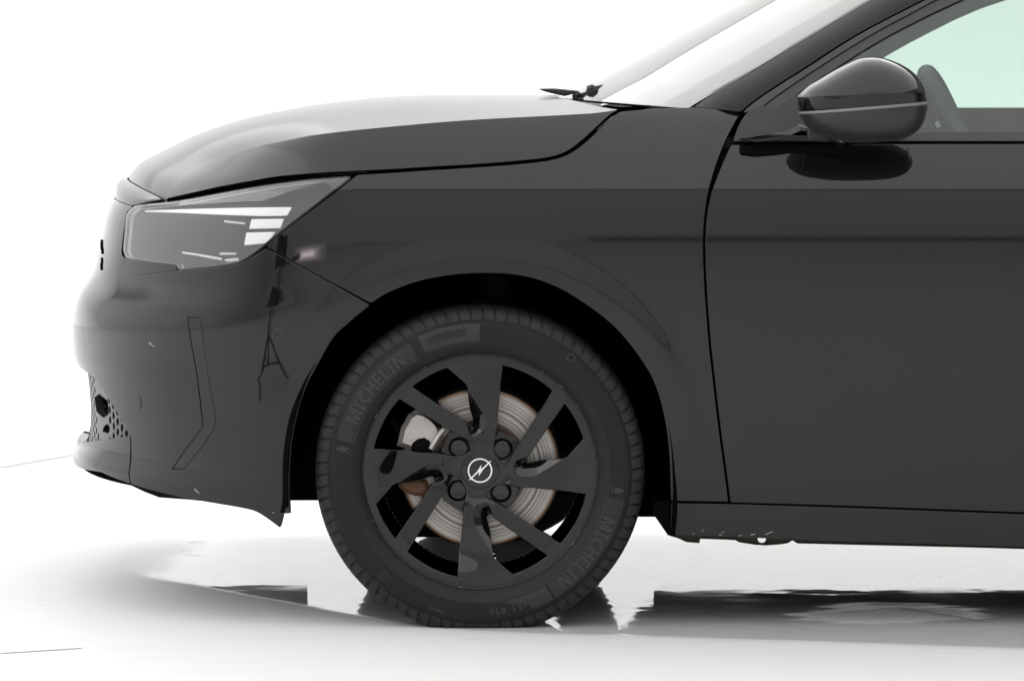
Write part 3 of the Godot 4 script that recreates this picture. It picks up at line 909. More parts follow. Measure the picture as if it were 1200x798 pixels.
# ---- wheel wells and underside
func make_wheel_wells() -> void:
	var f := [333, 601, 336, 587, 336.5, 545, 339.5, 515, 346, 482, 356.5, 451, 370.5, 424, 388.5, 393, 409, 373.5, 431, 354.5, 454, 340, 489.5, 327, 530, 319.5, 575, 317.3, 616, 321, 651, 332.5, 679, 348, 711.5, 371, 737, 397, 762, 432, 775, 462, 783, 495, 787.5, 530, 789, 560, 789.5, 587, 786, 628]
	var line := []
	for q in cr(f, 14.0):
		var p := P(q.x, q.y, 0.872); line.append(Vector2(p.x, p.y))
	for at in [0.0, 2.54]:
		var mb := MB.new()
		for k in line.size() - 1:
			var a: Vector2 = line[k]; var b: Vector2 = line[k + 1]
			var c := Vector2(0, 0.30)
			var z := [0.868, 0.850, 0.60, 0.44]
			var g := [0.0, 0.010, 0.022, 0.022]
			for j in 3:
				var a0: Vector2 = a + (a - c).normalized() * g[j]; var b0: Vector2 = b + (b - c).normalized() * g[j]
				var a1: Vector2 = a + (a - c).normalized() * g[j + 1]; var b1: Vector2 = b + (b - c).normalized() * g[j + 1]
				mb.flat(Vector3(a0.x + at, a0.y, z[j]), Vector3(b0.x + at, b0.y, z[j]), Vector3(b1.x + at, b1.y, z[j + 1]), Vector3(a1.x + at, a1.y, z[j + 1]), Vector3(c.x - a.x, c.y - a.y, 0))
		var wall := PackedVector2Array()
		for q in line: wall.append(q + (q - Vector2(0, 0.3)).normalized() * 0.03 + Vector2(at, 0))
		wall[0] = Vector2(-0.45 + at, 0.197); wall[-1] = Vector2(0.40 + at, 0.165)
		wall.append_array(PackedVector2Array([Vector2(0.30 + at, 0.165), Vector2(0.24 + at, 0.223), Vector2(-0.02 + at, 0.223), Vector2(-0.03 + at, 0.125), Vector2(-0.24 + at, 0.125), Vector2(-0.26 + at, 0.198)]))
		mb.join(slab(wall, 0.40, 0.44, 0.001))
		build(mb, "wheel_arch_liner", M.void, car); build(mb.mirrored(), "wheel_arch_liner", M.void, car)
	var u := MB.new()
	u.box(Vector3(-0.58, 0.225, -0.48), Vector3(-0.40, 0.26, 0.48))
	u.box(Vector3(-0.42, 0.205, -0.42), Vector3(0.42, 0.24, 0.42))
	u.box(Vector3(0.38, 0.175, 0.40), Vector3(2.15, 0.215, 0.80))
	u.box(Vector3(0.38, 0.132, -0.80), Vector3(2.15, 0.215, 0.42))
	u.box(Vector3(2.12, 0.22, -0.42), Vector3(2.95, 0.26, 0.42))
	u.box(Vector3(2.90, 0.24, -0.60), Vector3(3.10, 0.28, 0.60))
	build(u, "underbody", M.void, car)
	var tray := MB.new(); tray.box(Vector3(-0.66, 0.118, -0.76), Vector3(-0.40, 0.24, -0.46))
	build(tray, "undertray", M.void, car)
	# air dam under the bumper, and the liner's low corner behind the wheel
	var dam := slab(elev([148, 562, 152, 567, 170, 575.5, 187, 582, 220, 584.3, 236, 586, 232, 580, 190, 566], 0.60), 0.50, 0.62)
	build(dam, "air_dam", M.black, car); build(dam.mirrored(), "air_dam", M.black, car)
	var flap := slab(elev([786, 588, 768, 588, 764, 603, 767, 604.5, 783, 627.5, 787.5, 628.5, 788.5, 600], 0.835), 0.80, 0.835)
	build(flap, "stone_guard", M.void, car); build(flap.mirrored(), "stone_guard", M.void, car)

# ---- cabin: pillars, frames, glass, dashboard, steering wheel
func solid(S: Callable, poly: PackedVector2Array, cell: float, thick: float) -> MB:   # a closed plate following S
	var mb := panel(S, poly, cell, thick, [], 0.0002)
	var inner := func(a: Vector2) -> Vector3: return S.call(a) - normal_of(S, a) * thick
	var back := panel(inner, poly, cell, 0.0)
	for k in range(0, back.v.size(), 3):
		mb.tri(back.v[k], back.v[k + 2], back.v[k + 1], -back.n[k], -back.n[k + 2], -back.n[k + 1])
	return mb

func make_cabin() -> void:
	# outer lines of the A-pillar, on past the frame of the photograph to the roof
	var up_px := cr([812, 124.5, 838, 107, 865, 91.5, 900, 71, 937, 48.5, 975, 26, 1018.5, 0, 1080, -36, 1150, -73, 1230, -106, 1330, -134, 1450, -152], 14.0)
	var lo_px := cr([868, 130.5, 882, 119, 899, 107, 920, 93.5, 944, 78.5, 1000, 42.5, 1060, 10.5, 1110, -14, 1180, -44, 1260, -70, 1350, -90, 1450, -102], 14.0)
	var up := on(G, up_px); var lo := on(G, lo_px)
	var ring := PackedVector2Array(lo)
	for k in range(up.size() - 1, -1, -1): ring.append(up[k])
	var up_tab := []
	for k in range(0, up.size(), 3): up_tab.append([up[k].x, up[k].y])
	var pillar := func(a: Vector2) -> Vector3:
		var t := clampf(1.0 - (along(up_tab, a.x) - a.y) / 0.10, 0.0, 1.1)
		var p := G(a)
		p.z -= 0.050 * t * t * t + 0.006 * t
		return p
	pair(panel(pillar, ring, 0.012, 0.012), "front_pillar", M.pillar)
	# upper frame of the door in two steps
	var in_px := cr([910, 128, 921, 119.8, 933, 110.5, 960, 92, 985, 76, 1012, 58.7, 1036, 44.5, 1060, 31.6, 1110, 7, 1180, -23, 1260, -49, 1350, -70, 1450, -82], 14.0)
	var mid_px := cr([889, 129, 899, 120, 914, 109, 944, 88.5, 985, 62, 1030, 35, 1060, 19, 1110, -7, 1180, -36, 1260, -62, 1350, -82, 1450, -94], 14.0)
	var lo2 := cr([872, 131, 885, 120, 901, 109, 922, 95.4, 946, 80.5, 1001.5, 44.7, 1061, 12.8, 1111, -11.5, 1181, -41.5, 1261, -67.5, 1350, -87.5, 1450, -99.5], 14.0)
	var fr := PackedVector2Array(on(G_off(-0.004), lo2)); var md := on(G_off(-0.004), mid_px)
	for k in range(md.size() - 1, -1, -1): fr.append(md[k])
	pair(panel(G_off(-0.004), fr, 0.016, 0.006), "door_frame", M.trim)
	var fr2 := PackedVector2Array(on(G_off(-0.009), mid_px)); var inn := on(G_off(-0.009), in_px)
	for k in range(inn.size() - 1, -1, -1): fr2.append(inn[k])
	pair(panel(G_off(-0.009), fr2, 0.016, 0.006), "window_channel", M.trim)
	var fr3 := PackedVector2Array()
	for q in lo_px: fr3.append(inv(G_off(-0.02), q, Vector2(P(q.x, q.y, 0.8).x, P(q.x, q.y, 0.8).y)))
	for k in range(in_px.size() - 1, -1, -1): fr3.append(inv(G_off(-0.02), in_px[k] + Vector2(2, 2), Vector2(P(in_px[k].x, in_px[k].y, 0.8).x, P(in_px[k].x, in_px[k].y, 0.8).y)))
	pair(panel(G_off(-0.020), fr3, 0.02, 0.0), "window_seal", M.seal)
	# side glass
	var gl := PackedVector2Array(on(G_off(-0.014), cr([912, 160, 1100, 160, 1380, 160]))); 
	var gtop := on(G_off(-0.014), cr([905, 131, 960, 90, 1012, 56.7, 1060, 29.6, 1110, 5, 1180, -25, 1260, -51, 1380, -72], 14.0))
	for k in range(gtop.size() - 1, -1, -1): gl.append(gtop[k])
	pair(solid(G_off(-0.014), gl, 0.04, 0.004), "side_window", M.side_glass)
	# waist: strip and black seal under the glass, sail panel at the mirror
	var bs := on(G_off(-0.002), cr([925, 155.4, 1100, 155, 1200, 154.6, 1385, 154.2]) + cr([1385, 164.4, 1200, 164.8, 1000, 164.8, 860, 165.2]) + cr([864, 160, 878, 157]))
	pair(panel(G_off(-0.001), bs, 0.03, 0.006), "waist_strip", M.trim)
	var seal := on(G_off(-0.010), cr([858, 160, 1385, 158]) + cr([1390, 174, 1200, 174, 856, 174]))
	pair(panel(G_off(-0.012), seal, 0.03, 0.0), "waist_seal", M.seal)
	var sail := on(G_off(0.0), cr([860.5, 164.6, 864.5, 152, 870, 141, 877, 132, 890, 124, 910, 128]) + cr([910, 129, 932, 111.6, 960, 110, 962, 164.4]))
	pair(panel(G_off(0.0005), sail, 0.012, 0.008), "mirror_sail", M.plastic)
	# inner trim of the pillar, seen through the glass
	var tr := elev([930, 125, 1012, 57, 1061, 29, 1120, 0, 1180, -26, 1300, -58, 1300, -40, 1222, -14, 1178.6, 1, 1149, 11, 1120, 23.5, 1093, 37, 1066, 51, 1040, 65.7, 1000, 92, 960, 122], 0.66)
	var tm := slab(tr, 0.62, 0.665, 0.008)
	build(tm, "pillar_trim", M.cloth, car); build(tm.mirrored(), "pillar_trim", M.cloth, car)
	# windscreen
	var edge := on(G_off(-0.05), cr([806, 127, 838, 108, 865, 92.5, 937, 49.5, 1018.5, 1, 1080, -35, 1150, -72, 1230, -105], 30.0))
	var E := []
	for q in edge: E.append(G(q) - Vector3(0, 0, 0.05))
	var grid := []; var T := 24
	for i in E.size():
		var s := float(i) / (E.size() - 1)
		var p: Vector3 = E[i]
		var row := []
		for j in T * 2 + 1:
			var t := float(j) / T - 1.0
			var q := pow(absf(t), 2.2)
			row.append(Vector3(p.x - (0.235 - 0.10 * s) * (1.0 - q), p.y + (0.016 + 0.02 * s) * (1.0 - q), p.z * t))
		grid.append(row)
	var w := MB.new()
	sheet(w, grid)
	var under := []
	for row in grid:
		var r2 := []
		for p in row: r2.append(p + Vector3(0.0025, -0.0042, 0))
		under.append(r2)
	var wb := MB.new(); sheet(wb, under)
	for k in range(0, wb.v.size(), 3): w.tri(wb.v[k], wb.v[k + 2], wb.v[k + 1], -wb.n[k], -wb.n[k + 2], -wb.n[k + 1])
	for e in [[0, Vector3(-1, -1, 0)], [grid.size() - 1, Vector3(1, 1, 0)]]:
		for j in T * 2: w.flat(grid[e[0]][j], grid[e[0]][j + 1], under[e[0]][j + 1], under[e[0]][j], e[1])
	for e in [[0, Vector3(0, 0, -1)], [T * 2, Vector3(0, 0, 1)]]:
		for i in grid.size() - 1: w.flat(grid[i][e[0]], grid[i + 1][e[0]], under[i + 1][e[0]], under[i][e[0]], e[1])
	build(w, "windscreen", M.screen, car)
	# cowl between bonnet and screen
	var cw := MB.new()
	var cg := []
	for k in 2:
		var row := []
		for j in T * 2 + 1:
			var t := float(j) / T - 1.0
			var p: Vector3 = grid[0][j]
			row.append(Vector3(p.x + 0.05, p.y - 0.05, p.z * 0.93) if k else Vector3(lerpf(0.10, 0.24, t * t), 0.955 - 0.03 * t * t, 0.70 * t))
		cg.append(row)
	sheet(cw, cg)
	build(cw, "cowl", M.black, car)
	# roof, rear glass and tail, plain: they only show from beside the photograph's place
	var rf := MB.new(); var rg := []
	for i in 13:
		var s := i / 12.0
		var e2: Vector3 = E[-1].lerp(Vector3(2.75, 1.36, 0.52), s) + Vector3(0, 0.06 * sin(PI * s) * (1.0 - 0.3 * s), 0)
		var row := []
		for j in 25:
			var t := j / 12.0 - 1.0
			row.append(Vector3(e2.x - 0.13 * (1.0 - s) * (1.0 - t * t), e2.y + 0.036 * (1.0 - t * t), e2.z * t))
		rg.append(row)
	sheet(rf, rg)
	build(rf, "roof", M.paint, car)
	var cant := PackedVector2Array([Vector2(1.27, 0.90), Vector2(2.95, 0.90), Vector2(2.75, 1.34), Vector2(2.2, 1.395), Vector2(1.7, 1.40), Vector2(1.27, 1.365)])
	pair(panel(G_off(-0.01), cant, 0.05, 0.01), "rear_side_window", M.gloss)
	var tg := MB.new()
	tg.flat(Vector3(2.72, 1.37, -0.53), Vector3(2.72, 1.37, 0.53), Vector3(3.02, 0.90, 0.78), Vector3(3.02, 0.90, -0.78), Vector3(1, 0.5, 0))
	build(tg, "tailgate_glass", M.gloss, car)
	# dashboard, doors' inner sides, seats' floor
	var dprof := [[0.24, 0.93], [0.36, 0.955], [0.52, 0.985], [0.66, 0.985], [0.76, 0.965], [0.80, 0.90], [0.79, 0.64], [0.30, 0.72]]
	var dm := MB.new()
	for k in dprof.size():
		var a = dprof[k]; var b = dprof[(k + 1) % dprof.size()]
		var o := Vector3(b[1] - a[1], -(b[0] - a[0]), 0) * -1.0
		dm.flat(Vector3(a[0], a[1], -0.70), Vector3(b[0], b[1], -0.70), Vector3(b[0], b[1], 0.70), Vector3(a[0], a[1], 0.70), o)
	build(dm, "dashboard", M.dash, car)
	var dc := MB.new()
	dc.box(Vector3(0.46, 0.30, 0.735), Vector3(1.30, 0.915, 0.785))
	build(dc, "door_card", M.dash, car)
	var dc2 := MB.new()
	dc2.box(Vector3(0.46, 0.30, -0.785), Vector3(2.20, 0.957, -0.70))
	build(dc2, "door_card", M.dash, car)
	var fl := MB.new(); fl.box(Vector3(0.42, 0.22, -0.80), Vector3(2.9, 0.28, 0.80))
	fl.box(Vector3(0.42, 0.28, -0.78), Vector3(0.46, 0.93, 0.78))
	fl.box(Vector3(1.98, 0.28, -0.74), Vector3(2.10, 0.90, 0.74))
	build(fl, "cabin_floor", M.dash, car)
	# steering wheel: leather rim, spokes and boss
	var c := Vector3(0.945, 0.868, 0.37)
	var tiltb := Basis(Vector3(0, 0, 1), deg_to_rad(22.0))     # the rim's plane leans back
	var rim := MB.new(); var ring2 := []
	for k in 73:
		var t := TAU * k / 72.0
		ring2.append(c + tiltb * Vector3(0, cos(t) * 0.180, sin(t) * 0.186))
	rim = tube(ring2, 0.0175, 12)
	var sw := build(rim, "steering_wheel", M.leather, car)
	var hub := MB.new()
	hub.box(Vector3(-0.05, -0.07, -0.075), Vector3(0.0, 0.055, 0.075), Transform3D(tiltb, c))
	hub.join(tube([c + tiltb * Vector3(-0.02, -0.01, -0.17), c + tiltb * Vector3(-0.02, -0.01, 0.17)], 0.018, 8))
	hub.join(tube([c + tiltb * Vector3(-0.05, 0, 0), c + tiltb * Vector3(-0.25, 0, 0)], 0.04, 10))
	build(hub, "steering_boss", M.dash, sw)
	var tg2 := MB.new(); tg2.box(Vector3(-0.004, -0.006, -0.006), Vector3(0.004, 0.006, 0.006), Transform3D(tiltb, P(1099.5, 146, 0.55)))
	build(tg2, "switch_light", M.white_print, sw)

# ---- door mirror
func split(src: MB, n: Vector3, d: float) -> Array:          # the parts of a mesh in front of and behind a plane
	var out := [MB.new(), MB.new()]
	for k in range(0, src.v.size(), 3):
		for side in 2:
			var sg := 1.0 if side == 0 else -1.0
			var pv := []; 
			for j in 3:
				var a := k + j; var b := k + (j + 1) % 3
				var da := (n.dot(src.v[a]) - d) * sg; var db := (n.dot(src.v[b]) - d) * sg
				if da >= 0.0: pv.append([src.v[a], src.n[a]])
				if (da >= 0.0) != (db >= 0.0):
					var t := da / (da - db)
					pv.append([src.v[a].lerp(src.v[b], t), src.n[a].lerp(src.n[b], t).normalized()])
			for j in range(1, pv.size() - 1):
				out[side].tri(pv[0][0], pv[j][0], pv[j + 1][0], pv[0][1], pv[j][1], pv[j + 1][1])
	return out

func dome(outline: PackedVector2Array, mid: Vector2, z0: float, up: float, shrink: float) -> MB:
	var A := outline.size(); var K := 26
	var rows := []
	for k in K + 1:
		var a := PI / 2.0 * k / K
		var rr := pow(maxf(cos(a), 0.0), 0.85)
		var zz := pow(sin(a), 0.95) * up
		var row := []
		for j in A:
			var q := mid + (outline[j] - mid) * rr * shrink
			row.append(Vector3(q.x, q.y, z0 + zz))
		rows.append(row)
	var mb := MB.new()
	var nn := []
	for k in K + 1:
		var row := []
		for j in A:
			var a: Vector3 = rows[min(k + 1, K)][j] - rows[max(k - 1, 0)][j]
			var b: Vector3 = rows[k][(j + 1) % A] - rows[k][(j + A - 1) % A]
			if k == K: row.append(Vector3(0, 0, signf(up))); continue
			var n := a.cross(b).normalized()
			var out := rows[k][j] as Vector3 - Vector3(mid.x, mid.y, z0)
			if n.dot(out) < 0.0: n = -n
			row.append(n)
		nn.append(row)
	for k in K:
		for j in A:
			var j2 := (j + 1) % A
			mb.quad(rows[k][j], rows[k][j2], rows[k + 1][j2], rows[k + 1][j], nn[k][j], nn[k][j2], nn[k + 1][j2], nn[k + 1][j])
	return mb

func make_mirror() -> void:
	var zc := 0.985
	var px := cr([934.5, 112.5, 946, 101.5, 960, 93, 982, 80, 1004, 69.5, 1016, 66.8, 1033, 67.3, 1050, 72.5, 1066, 81, 1079, 93, 1086, 108, 1087.5, 124, 1084, 140, 1077, 152, 1064, 161, 1045, 165.3, 1020, 167.2, 996, 166.8, 972, 162, 950, 152, 938.5, 137, 934, 124, 934.5, 112.5], 6.0)
	px.pop_back()
	var o := PackedVector2Array()
	var mid := Vector2.ZERO
	for q in px:
		var p := P(q.x, q.y, zc); o.append(Vector2(p.x, p.y)); mid += Vector2(p.x, p.y) / px.size()
	var body := dome(o, mid, zc, 0.095, 1.0)
	var inner := dome(o, mid, zc, -0.10, 1.0)
	body.join(inner)
	var a1 := P(934, 114, zc + 0.06); var b1 := P(1087, 107.5, zc + 0.06)
	var a2 := P(934, 131.5, zc + 0.06); var b2 := P(1087, 119.0, zc + 0.06)
	var a3 := P(934, 134.5, zc + 0.06); var b3 := P(1087, 122.6, zc + 0.06)
	var plane := func(a: Vector3, b: Vector3) -> Array:
		var d := (b - a); var n := Vector3(-d.y, d.x, 0).normalized()
		return [n, n.dot(a)]
	var p1 = plane.call(a1, b1); var p2 = plane.call(a2, b2); var p3 = plane.call(a3, b3)
	var s1 := split(body, p1[0], p1[1]); var s2 := split(s1[1], p2[0], p2[1]); var s3 := split(s2[1], p3[0], p3[1])
	var shrunk := Transform3D(Basis().scaled(Vector3(0.985, 1.0, 0.985)), Vector3(mid.x, 0, zc) * 0.015)
	var band := MB.new(); band.join(s2[0], shrunk)
	# the band is a step that leans back under the cap
	for k in band.n.size(): band.n[k] = (band.n[k] + Vector3(0, -0.30, 0)).normalized()
	for side in 2:
		var m := build(null, "door_mirror", null, car)
		var put := func(mb: MB, called: String, mt: Material) -> void:
			build(mb if side == 0 else mb.mirrored(), called, mt, m)
		put.call(s1[0], "mirror_cap", M.gloss)
		put.call(band, "mirror_band", M.gloss)
		put.call(s3[0], "turn_signal", M.strip)
		put.call(s3[1], "mirror_shell", M.trim)
		# foot that carries the mirror on the door
		var fo := elev([868, 161.8, 884, 159.6, 905, 157.0, 925, 151.5, 937, 146.2, 946, 148, 965, 156, 990, 166.5, 1000, 167, 960, 165.5, 900, 163.5], 0.86)
		var foot := slab(fo, 0.80, 0.885, 0.010)
		put.call(foot, "mirror_foot", M.plastic)
		var neck := MB.new()
		neck.box(Vector3(-0.04, -0.008, -0.05), Vector3(0.03, 0.02, 0.06), Transform3D(Basis(), P(972, 157, 0.89)))
		put.call(neck, "mirror_neck", M.plastic)
		var rim := tube([P(936.5, 146.6, 0.884), P(950, 150.5, 0.886), P(968, 157.5, 0.886), P(988, 166.2, 0.885)], 0.0022, 6)
		put.call(rim, "mirror_foot_edge", M.chrome if false else M.strip)
		# mirror glass on the side that faces the driver
		var gm := MB.new()
		gm.box(Vector3(-0.003, -0.028, -0.05), Vector3(0.001, 0.028, 0.02), Transform3D(Basis(), P(1081.5, 117, zc)))
		put.call(gm, "mirror_glass", M.chrome)
		var ant := tube([P(1010.5, 68.5, zc), P(1011, 60.5, zc)], 0.0007, 5)
		put.call(ant, "loose_thread", M.strip)

# ---- wipers
func make_wipers() -> void:
	var z := 0.30
	var blade := slab(elev([630.5, 103.8, 650, 103.4, 672, 105.6, 679.5, 106.8, 673, 109.5, 662, 112.6, 650, 110.3, 637, 106.8], z), z - 0.012, z + 0.012, 0.003)
	var w := build(blade, "wiper", M.plastic, car)
	var piv := MB.new()
	piv.join(slab(circle(Vector2(P(694, 107.5, z).x, P(694, 107.5, z).y), 0.0125, 18), z - 0.02, z + 0.02, 0.003))
	piv.join(slab(elev([687.5, 101, 694, 98.8, 699.5, 101.5, 701, 111, 697.5, 118.5, 692, 119, 690, 113], z), z - 0.014, z + 0.016, 0.003))
	build(piv, "wiper_pivot", M.plastic, w)
	build(tube([P(671, 114.5, z), P(687, 110, z), P(698, 103, z), P(708.5, 99.6, z)], [0.0045, 0.0048, 0.004, 0.0015], 8), "wiper_arm", M.plastic, w)
	build(slab(elev([671, 110, 679, 107.5, 681, 110, 675, 115.5, 671, 115], z), z - 0.01, z + 0.014, 0.002), "wiper_clip", M.plastic, w)
	build(slab(elev([697, 112, 702, 112.5, 706.5, 117, 705.5, 122.5, 700, 119.5], z), z - 0.01, z + 0.012, 0.002), "washer_nozzle", M.trim, w)

# ---- sensors and small marks on the bumper
func make_details() -> void:
	for q in [[160.8, 470.5, 6.2, 8.6], [324.8, 393.5, 7.4, 8.0]]:
		for side in 2:
			var c := on(B, [Vector2(q[0], q[1])])[0]
			var up: float = absf(on(B, [Vector2(q[0], q[1] - q[3])])[0].y - c.y)
			var poly := circle(c, up, 28)
			var rg := circle(c, up * 0.80, 28)
			var o := build(panel(lifted(0.0015), circle(c, up * 0.76, 28), 0.006, 0.004) if side == 0 else panel(lifted(0.0015), circle(c, up * 0.76, 28), 0.006, 0.004).mirrored(), "parking_sensor", M.gloss, car)
			var r2 := panel(lifted(0.0012), poly, 0.006, 0.002, [rg], 0.0006)
			build(r2 if side == 0 else r2.mirrored(), "sensor_ring", M.trim, o)
	for f in [[173.6, 400.5, 176.5, 402, 178.5, 404.2, 176.6, 404.6, 174.2, 402.6], [178.6, 404.3, 181, 405.6, 180.6, 406.8, 178.3, 405.4], [227.6, 572.2, 230.5, 574.6, 233.6, 577.6, 232.2, 578, 229, 575.6, 227, 573.2], [318.6, 600.5, 321, 600.2, 321, 601.2, 318.6, 601.4]]:
		build(panel(lifted(0.0004), on(B, cr(f)), 0.01, 0.0), "paint_chip", M.scratch, car)

# ---- wheels
func wpt(x: float, y: float) -> Vector2:                     # wheel drawing (pixels from the hub, y down) to metres
	return Vector2(x, -y) * UNIT

func quarter(f: Array, k: int) -> PackedVector2Array:
	var p := PackedVector2Array()
	for i in range(0, f.size(), 2): p.append(wpt(f[i], f[i + 1]).rotated(-PI / 2 * k))
	return p

func arc_of(r: float, d0: float, d1: float) -> Array:
	var out := []
	for k in 13:
		var a := deg_to_rad(lerpf(d0, d1, k / 12.0))
		out.append(cos(a) * r); out.append(-sin(a) * r)
	return out

func rim_z(a: Vector2) -> float:
	var r := a.length()
	var z := 0.846 - 0.016 * (1.0 - smoothstep(0.05, 0.21, r)) - 0.006 * (1.0 - smoothstep(0.045, 0.075, r))
	# each broad spoke is folded along a line; each narrow one stands a little back
	for k in 4:
		var q := a.rotated(PI / 2 * k)
		if q.y > 0.045 and absf(q.x) < q.y * 0.5:
			var s := q.x - along([[0.045, 0.002], [0.095, 0.0115], [0.130, -0.006], [0.160, -0.024], [0.21, -0.03]], q.y)
			var fade := smoothstep(0.060, 0.080, q.y) * (1.0 - smoothstep(0.19, 0.29, absf(q.x) / q.y))
			z -= 0.70 * maxf(-s, 0.0) * fade * (1.0 - smoothstep(0.150, 0.165, r)) + 0.20 * maxf(s, 0.0) * smoothstep(0.05, 0.09, q.y) * (1.0 - smoothstep(0.150, 0.204, r)) * (1.0 - smoothstep(0.32, 0.48, absf(q.x) / q.y))
	return z

func rim_face(a: Vector2) -> Vector3:
	return Vector3(a.x, a.y, rim_z(a))

func make_wheels() -> void:
	var w := Node3D.new(); w.name = "wheel"; car.add_child(w, true)
	w.position = WHEEL
	make_wheel(w)
	for s in [[0.0, PI], [2.54, 0.0], [2.54, PI]]:
		var d := w.duplicate(); d.name = numbered("wheel", car); car.add_child(d, true)
		d.position = WHEEL + Vector3(s[0], 0, 0); d.rotation.y = s[1]

func make_wheel(w: Node3D) -> void:
	# tyre
	var brown := Color(0.0235, 0.0218, 0.0198); var dark := Color(0.0082, 0.0080, 0.0080); var side := Color(0.0125, 0.0122, 0.0122)
	var half := [[0.3105, 0.0, brown], [0.3105, 0.024, brown], [0.3035, 0.0245, dark], [0.3035, 0.031, dark], [0.3102, 0.0315, brown], [0.3098, 0.048, brown], [0.3088, 0.062, brown], [0.3066, 0.074, brown], [0.3035, 0.082, brown], [0.2995, 0.0868, brown], [0.2945, 0.0900, brown], [0.2895, 0.0922, brown], [0.2850, 0.0938, brown], [0.2838, 0.0930, dark], [0.2822, 0.0965, dark], [0.2760, 0.0990, dark], [0.2745, 0.0994, dark], [0.2660, 0.1006, dark], [0.2560, 0.1010, dark], [0.2470, 0.1004, dark], [0.2455, 0.1010, side], [0.2400, 0.0990, side], [0.2330, 0.0955, side], [0.2275, 0.0915, side], [0.2235, 0.0875, side], [0.2205, 0.083, dark], [0.2190, 0.076, dark], [0.2190, 0.060, dark]]
	var zm := 0.7675
	var prof := []
	for k in range(half.size() - 1, 0, -1): prof.append([half[k][0], zm - half[k][1], half[k][2]])
	for k in half.size(): prof.append([half[k][0], zm + half[k][1], half[k][2]])
	var sp := smooth_profile(prof)
	var N := 82
	var cut := func(f: float, j: int, r: float, z: float) -> Vector2:
		var s := absf(z - zm)
		if r > 0.2845 and s > 0.034:
			var g := fposmod(f / TAU * N + (z - zm) * 9.0 * signf(z - zm), 1.0)
			var dd := 1.0 if g < 0.10 else 0.0
			return Vector2(r - 0.0055 * dd, z - signf(z - zm) * 0.005 * dd * smoothstep(0.07, 0.09, s))
		return Vector2(r, z)
	var ty := lathe(sp, N * 10, 0.0, TAU, cut)
	var flat := WHEEL.y - 0.0008
	for k in ty.v.size():                                     # the weight of the car flattens the tread and bulges the wall
		var p := ty.v[k]
		var d := maxf(0.0, (-p.y - 0.235)) / 0.075
		p.z += signf(p.z - zm) * 0.006 * d * clampf(absf(p.z - zm) / 0.09, 0, 1) * smoothstep(0.35, 0.0, absf(p.x) / 0.6)
		if p.y < -flat: p.y = -flat + 0.02 * (p.y + flat)
		ty.v[k] = p
	var tyre := build(ty, "tyre", M.tyre, w)
	# raised lettering on the wall
	var zl := zm + 0.1006
	var text := MB.new()
	for half_turn in 2:
		arc_text(text, "MICHELIN", 161.5, 158.5 - 178.0 * half_turn, 123.5 - 178.0 * half_turn, 15.5, zl)
	arc_text(text, "195/55 R16", 165.0, -63.0, -86.0, 7.5, zl - 0.0004)
	text.join(ring_mark(Vector2(107, -135), 5.0, 3.6, zl - 0.0006)); text.join(ring_mark(Vector2(-113, 122), 4.4, 3.4, zl - 0.0006))
	arc_text(text, "TUBELESS", 170.0, -104.0, -111.0, 3.4, zl - 0.001)
	for half_turn in 2:                                       # the little walking figure's place: a plain raised badge
		var a := deg_to_rad(170.5 - 178.0 * half_turn)
		text.join(badge(a, zl))
	text.tint = Color.WHITE
	build(text, "tyre_lettering", M.letter, w)
	var t2 := MB.new()
	arc_text(t2, "e·PRIMACY", 166.0, 112.0, 95.5, 8.5, zl + 0.0004)
	build(t2, "tyre_lettering", M.letter_dark, w)
	var pads := MB.new()
	pads.join(arc_pad(114.5, 90.0, 153.0, 175.5, zl - 0.0001)); pads.join(arc_pad(-60.0, -89.0, 155.0, 173.0, zl - 0.0001))
	build(pads, "tyre_label_field", mat(Color(0.0135, 0.013, 0.013), 0.6), w)
	var pads2 := MB.new()
	pads2.join(arc_pad(167.0, 118.5, 150.5, 173.0, zl - 0.0001)); pads2.join(arc_pad(-11.0, -59.0, 150.5, 173.0, zl - 0.0001))
	build(pads2, "tyre_label_field", mat(Color(0.0060, 0.0058, 0.0064), 0.6), w)
	# rim: one cast face with eight windows, barrel behind it
	var A := arc_of(129.0, 129.3, 107.2) + [-16.0, -104.0, -12.8, -99.0, -14.2, -97, -11.4, -72, -7.0, -56, -11, -51]
	var Bw := arc_of(129.0, 78.4, 48.6) + [86.5, -94.5, 44.5, -27.5, 31.5, -5.0, 24.5, -7.0, 16.0, -20.5, 15.5, -30.0, 18.5, -50.0]
	var boss := [17.0, -40.0, 22.0, -45.5, 43.0, -36.5, 46.0, -27.0, 34.0, -2.0, 22.0, -3.0, 12.5, -20.0]
	var holes := []
	var bolts := [Vector2(26, -24.5), Vector2(24.5, 26), Vector2(-26, 24.5), Vector2(-24.5, -26)]
	for k in 4:
		holes.append(quarter(A, k)); holes.append(quarter(Bw, k))
	var face := panel(rim_face, circle(Vector2.ZERO, 0.2185, 180), 0.0028, 0.010, holes, 0.0022, 0.030)
	var sunk := func(a: Vector2) -> Vector3: return Vector3(a.x, a.y, 0.8165 - 0.05 * maxf(a.length() - 0.055, 0.0))
	for k in 4:
		face.join(panel(sunk, quarter(boss, k), 0.006, 0.020, [circle(wpt(bolts[k].x, bolts[k].y), 13.4 * UNIT, 28)], 0.0012, 0.02))
	var rim := build(face, "rim", M.rim, w)
	var lip := lathe(smooth_profile([[0.2215, 0.832], [0.2222, 0.846], [0.2212, 0.8495], [0.2196, 0.8500], [0.2180, 0.8488], [0.2172, 0.845]]), 180)
	build(lip, "rim_lip", M.rim, w)
	var barrel := lathe(smooth_profile([[0.2195, 0.70], [0.2000, 0.705], [0.1900, 0.72], [0.1900, 0.79], [0.2000, 0.808], [0.2150, 0.812]]), 120)
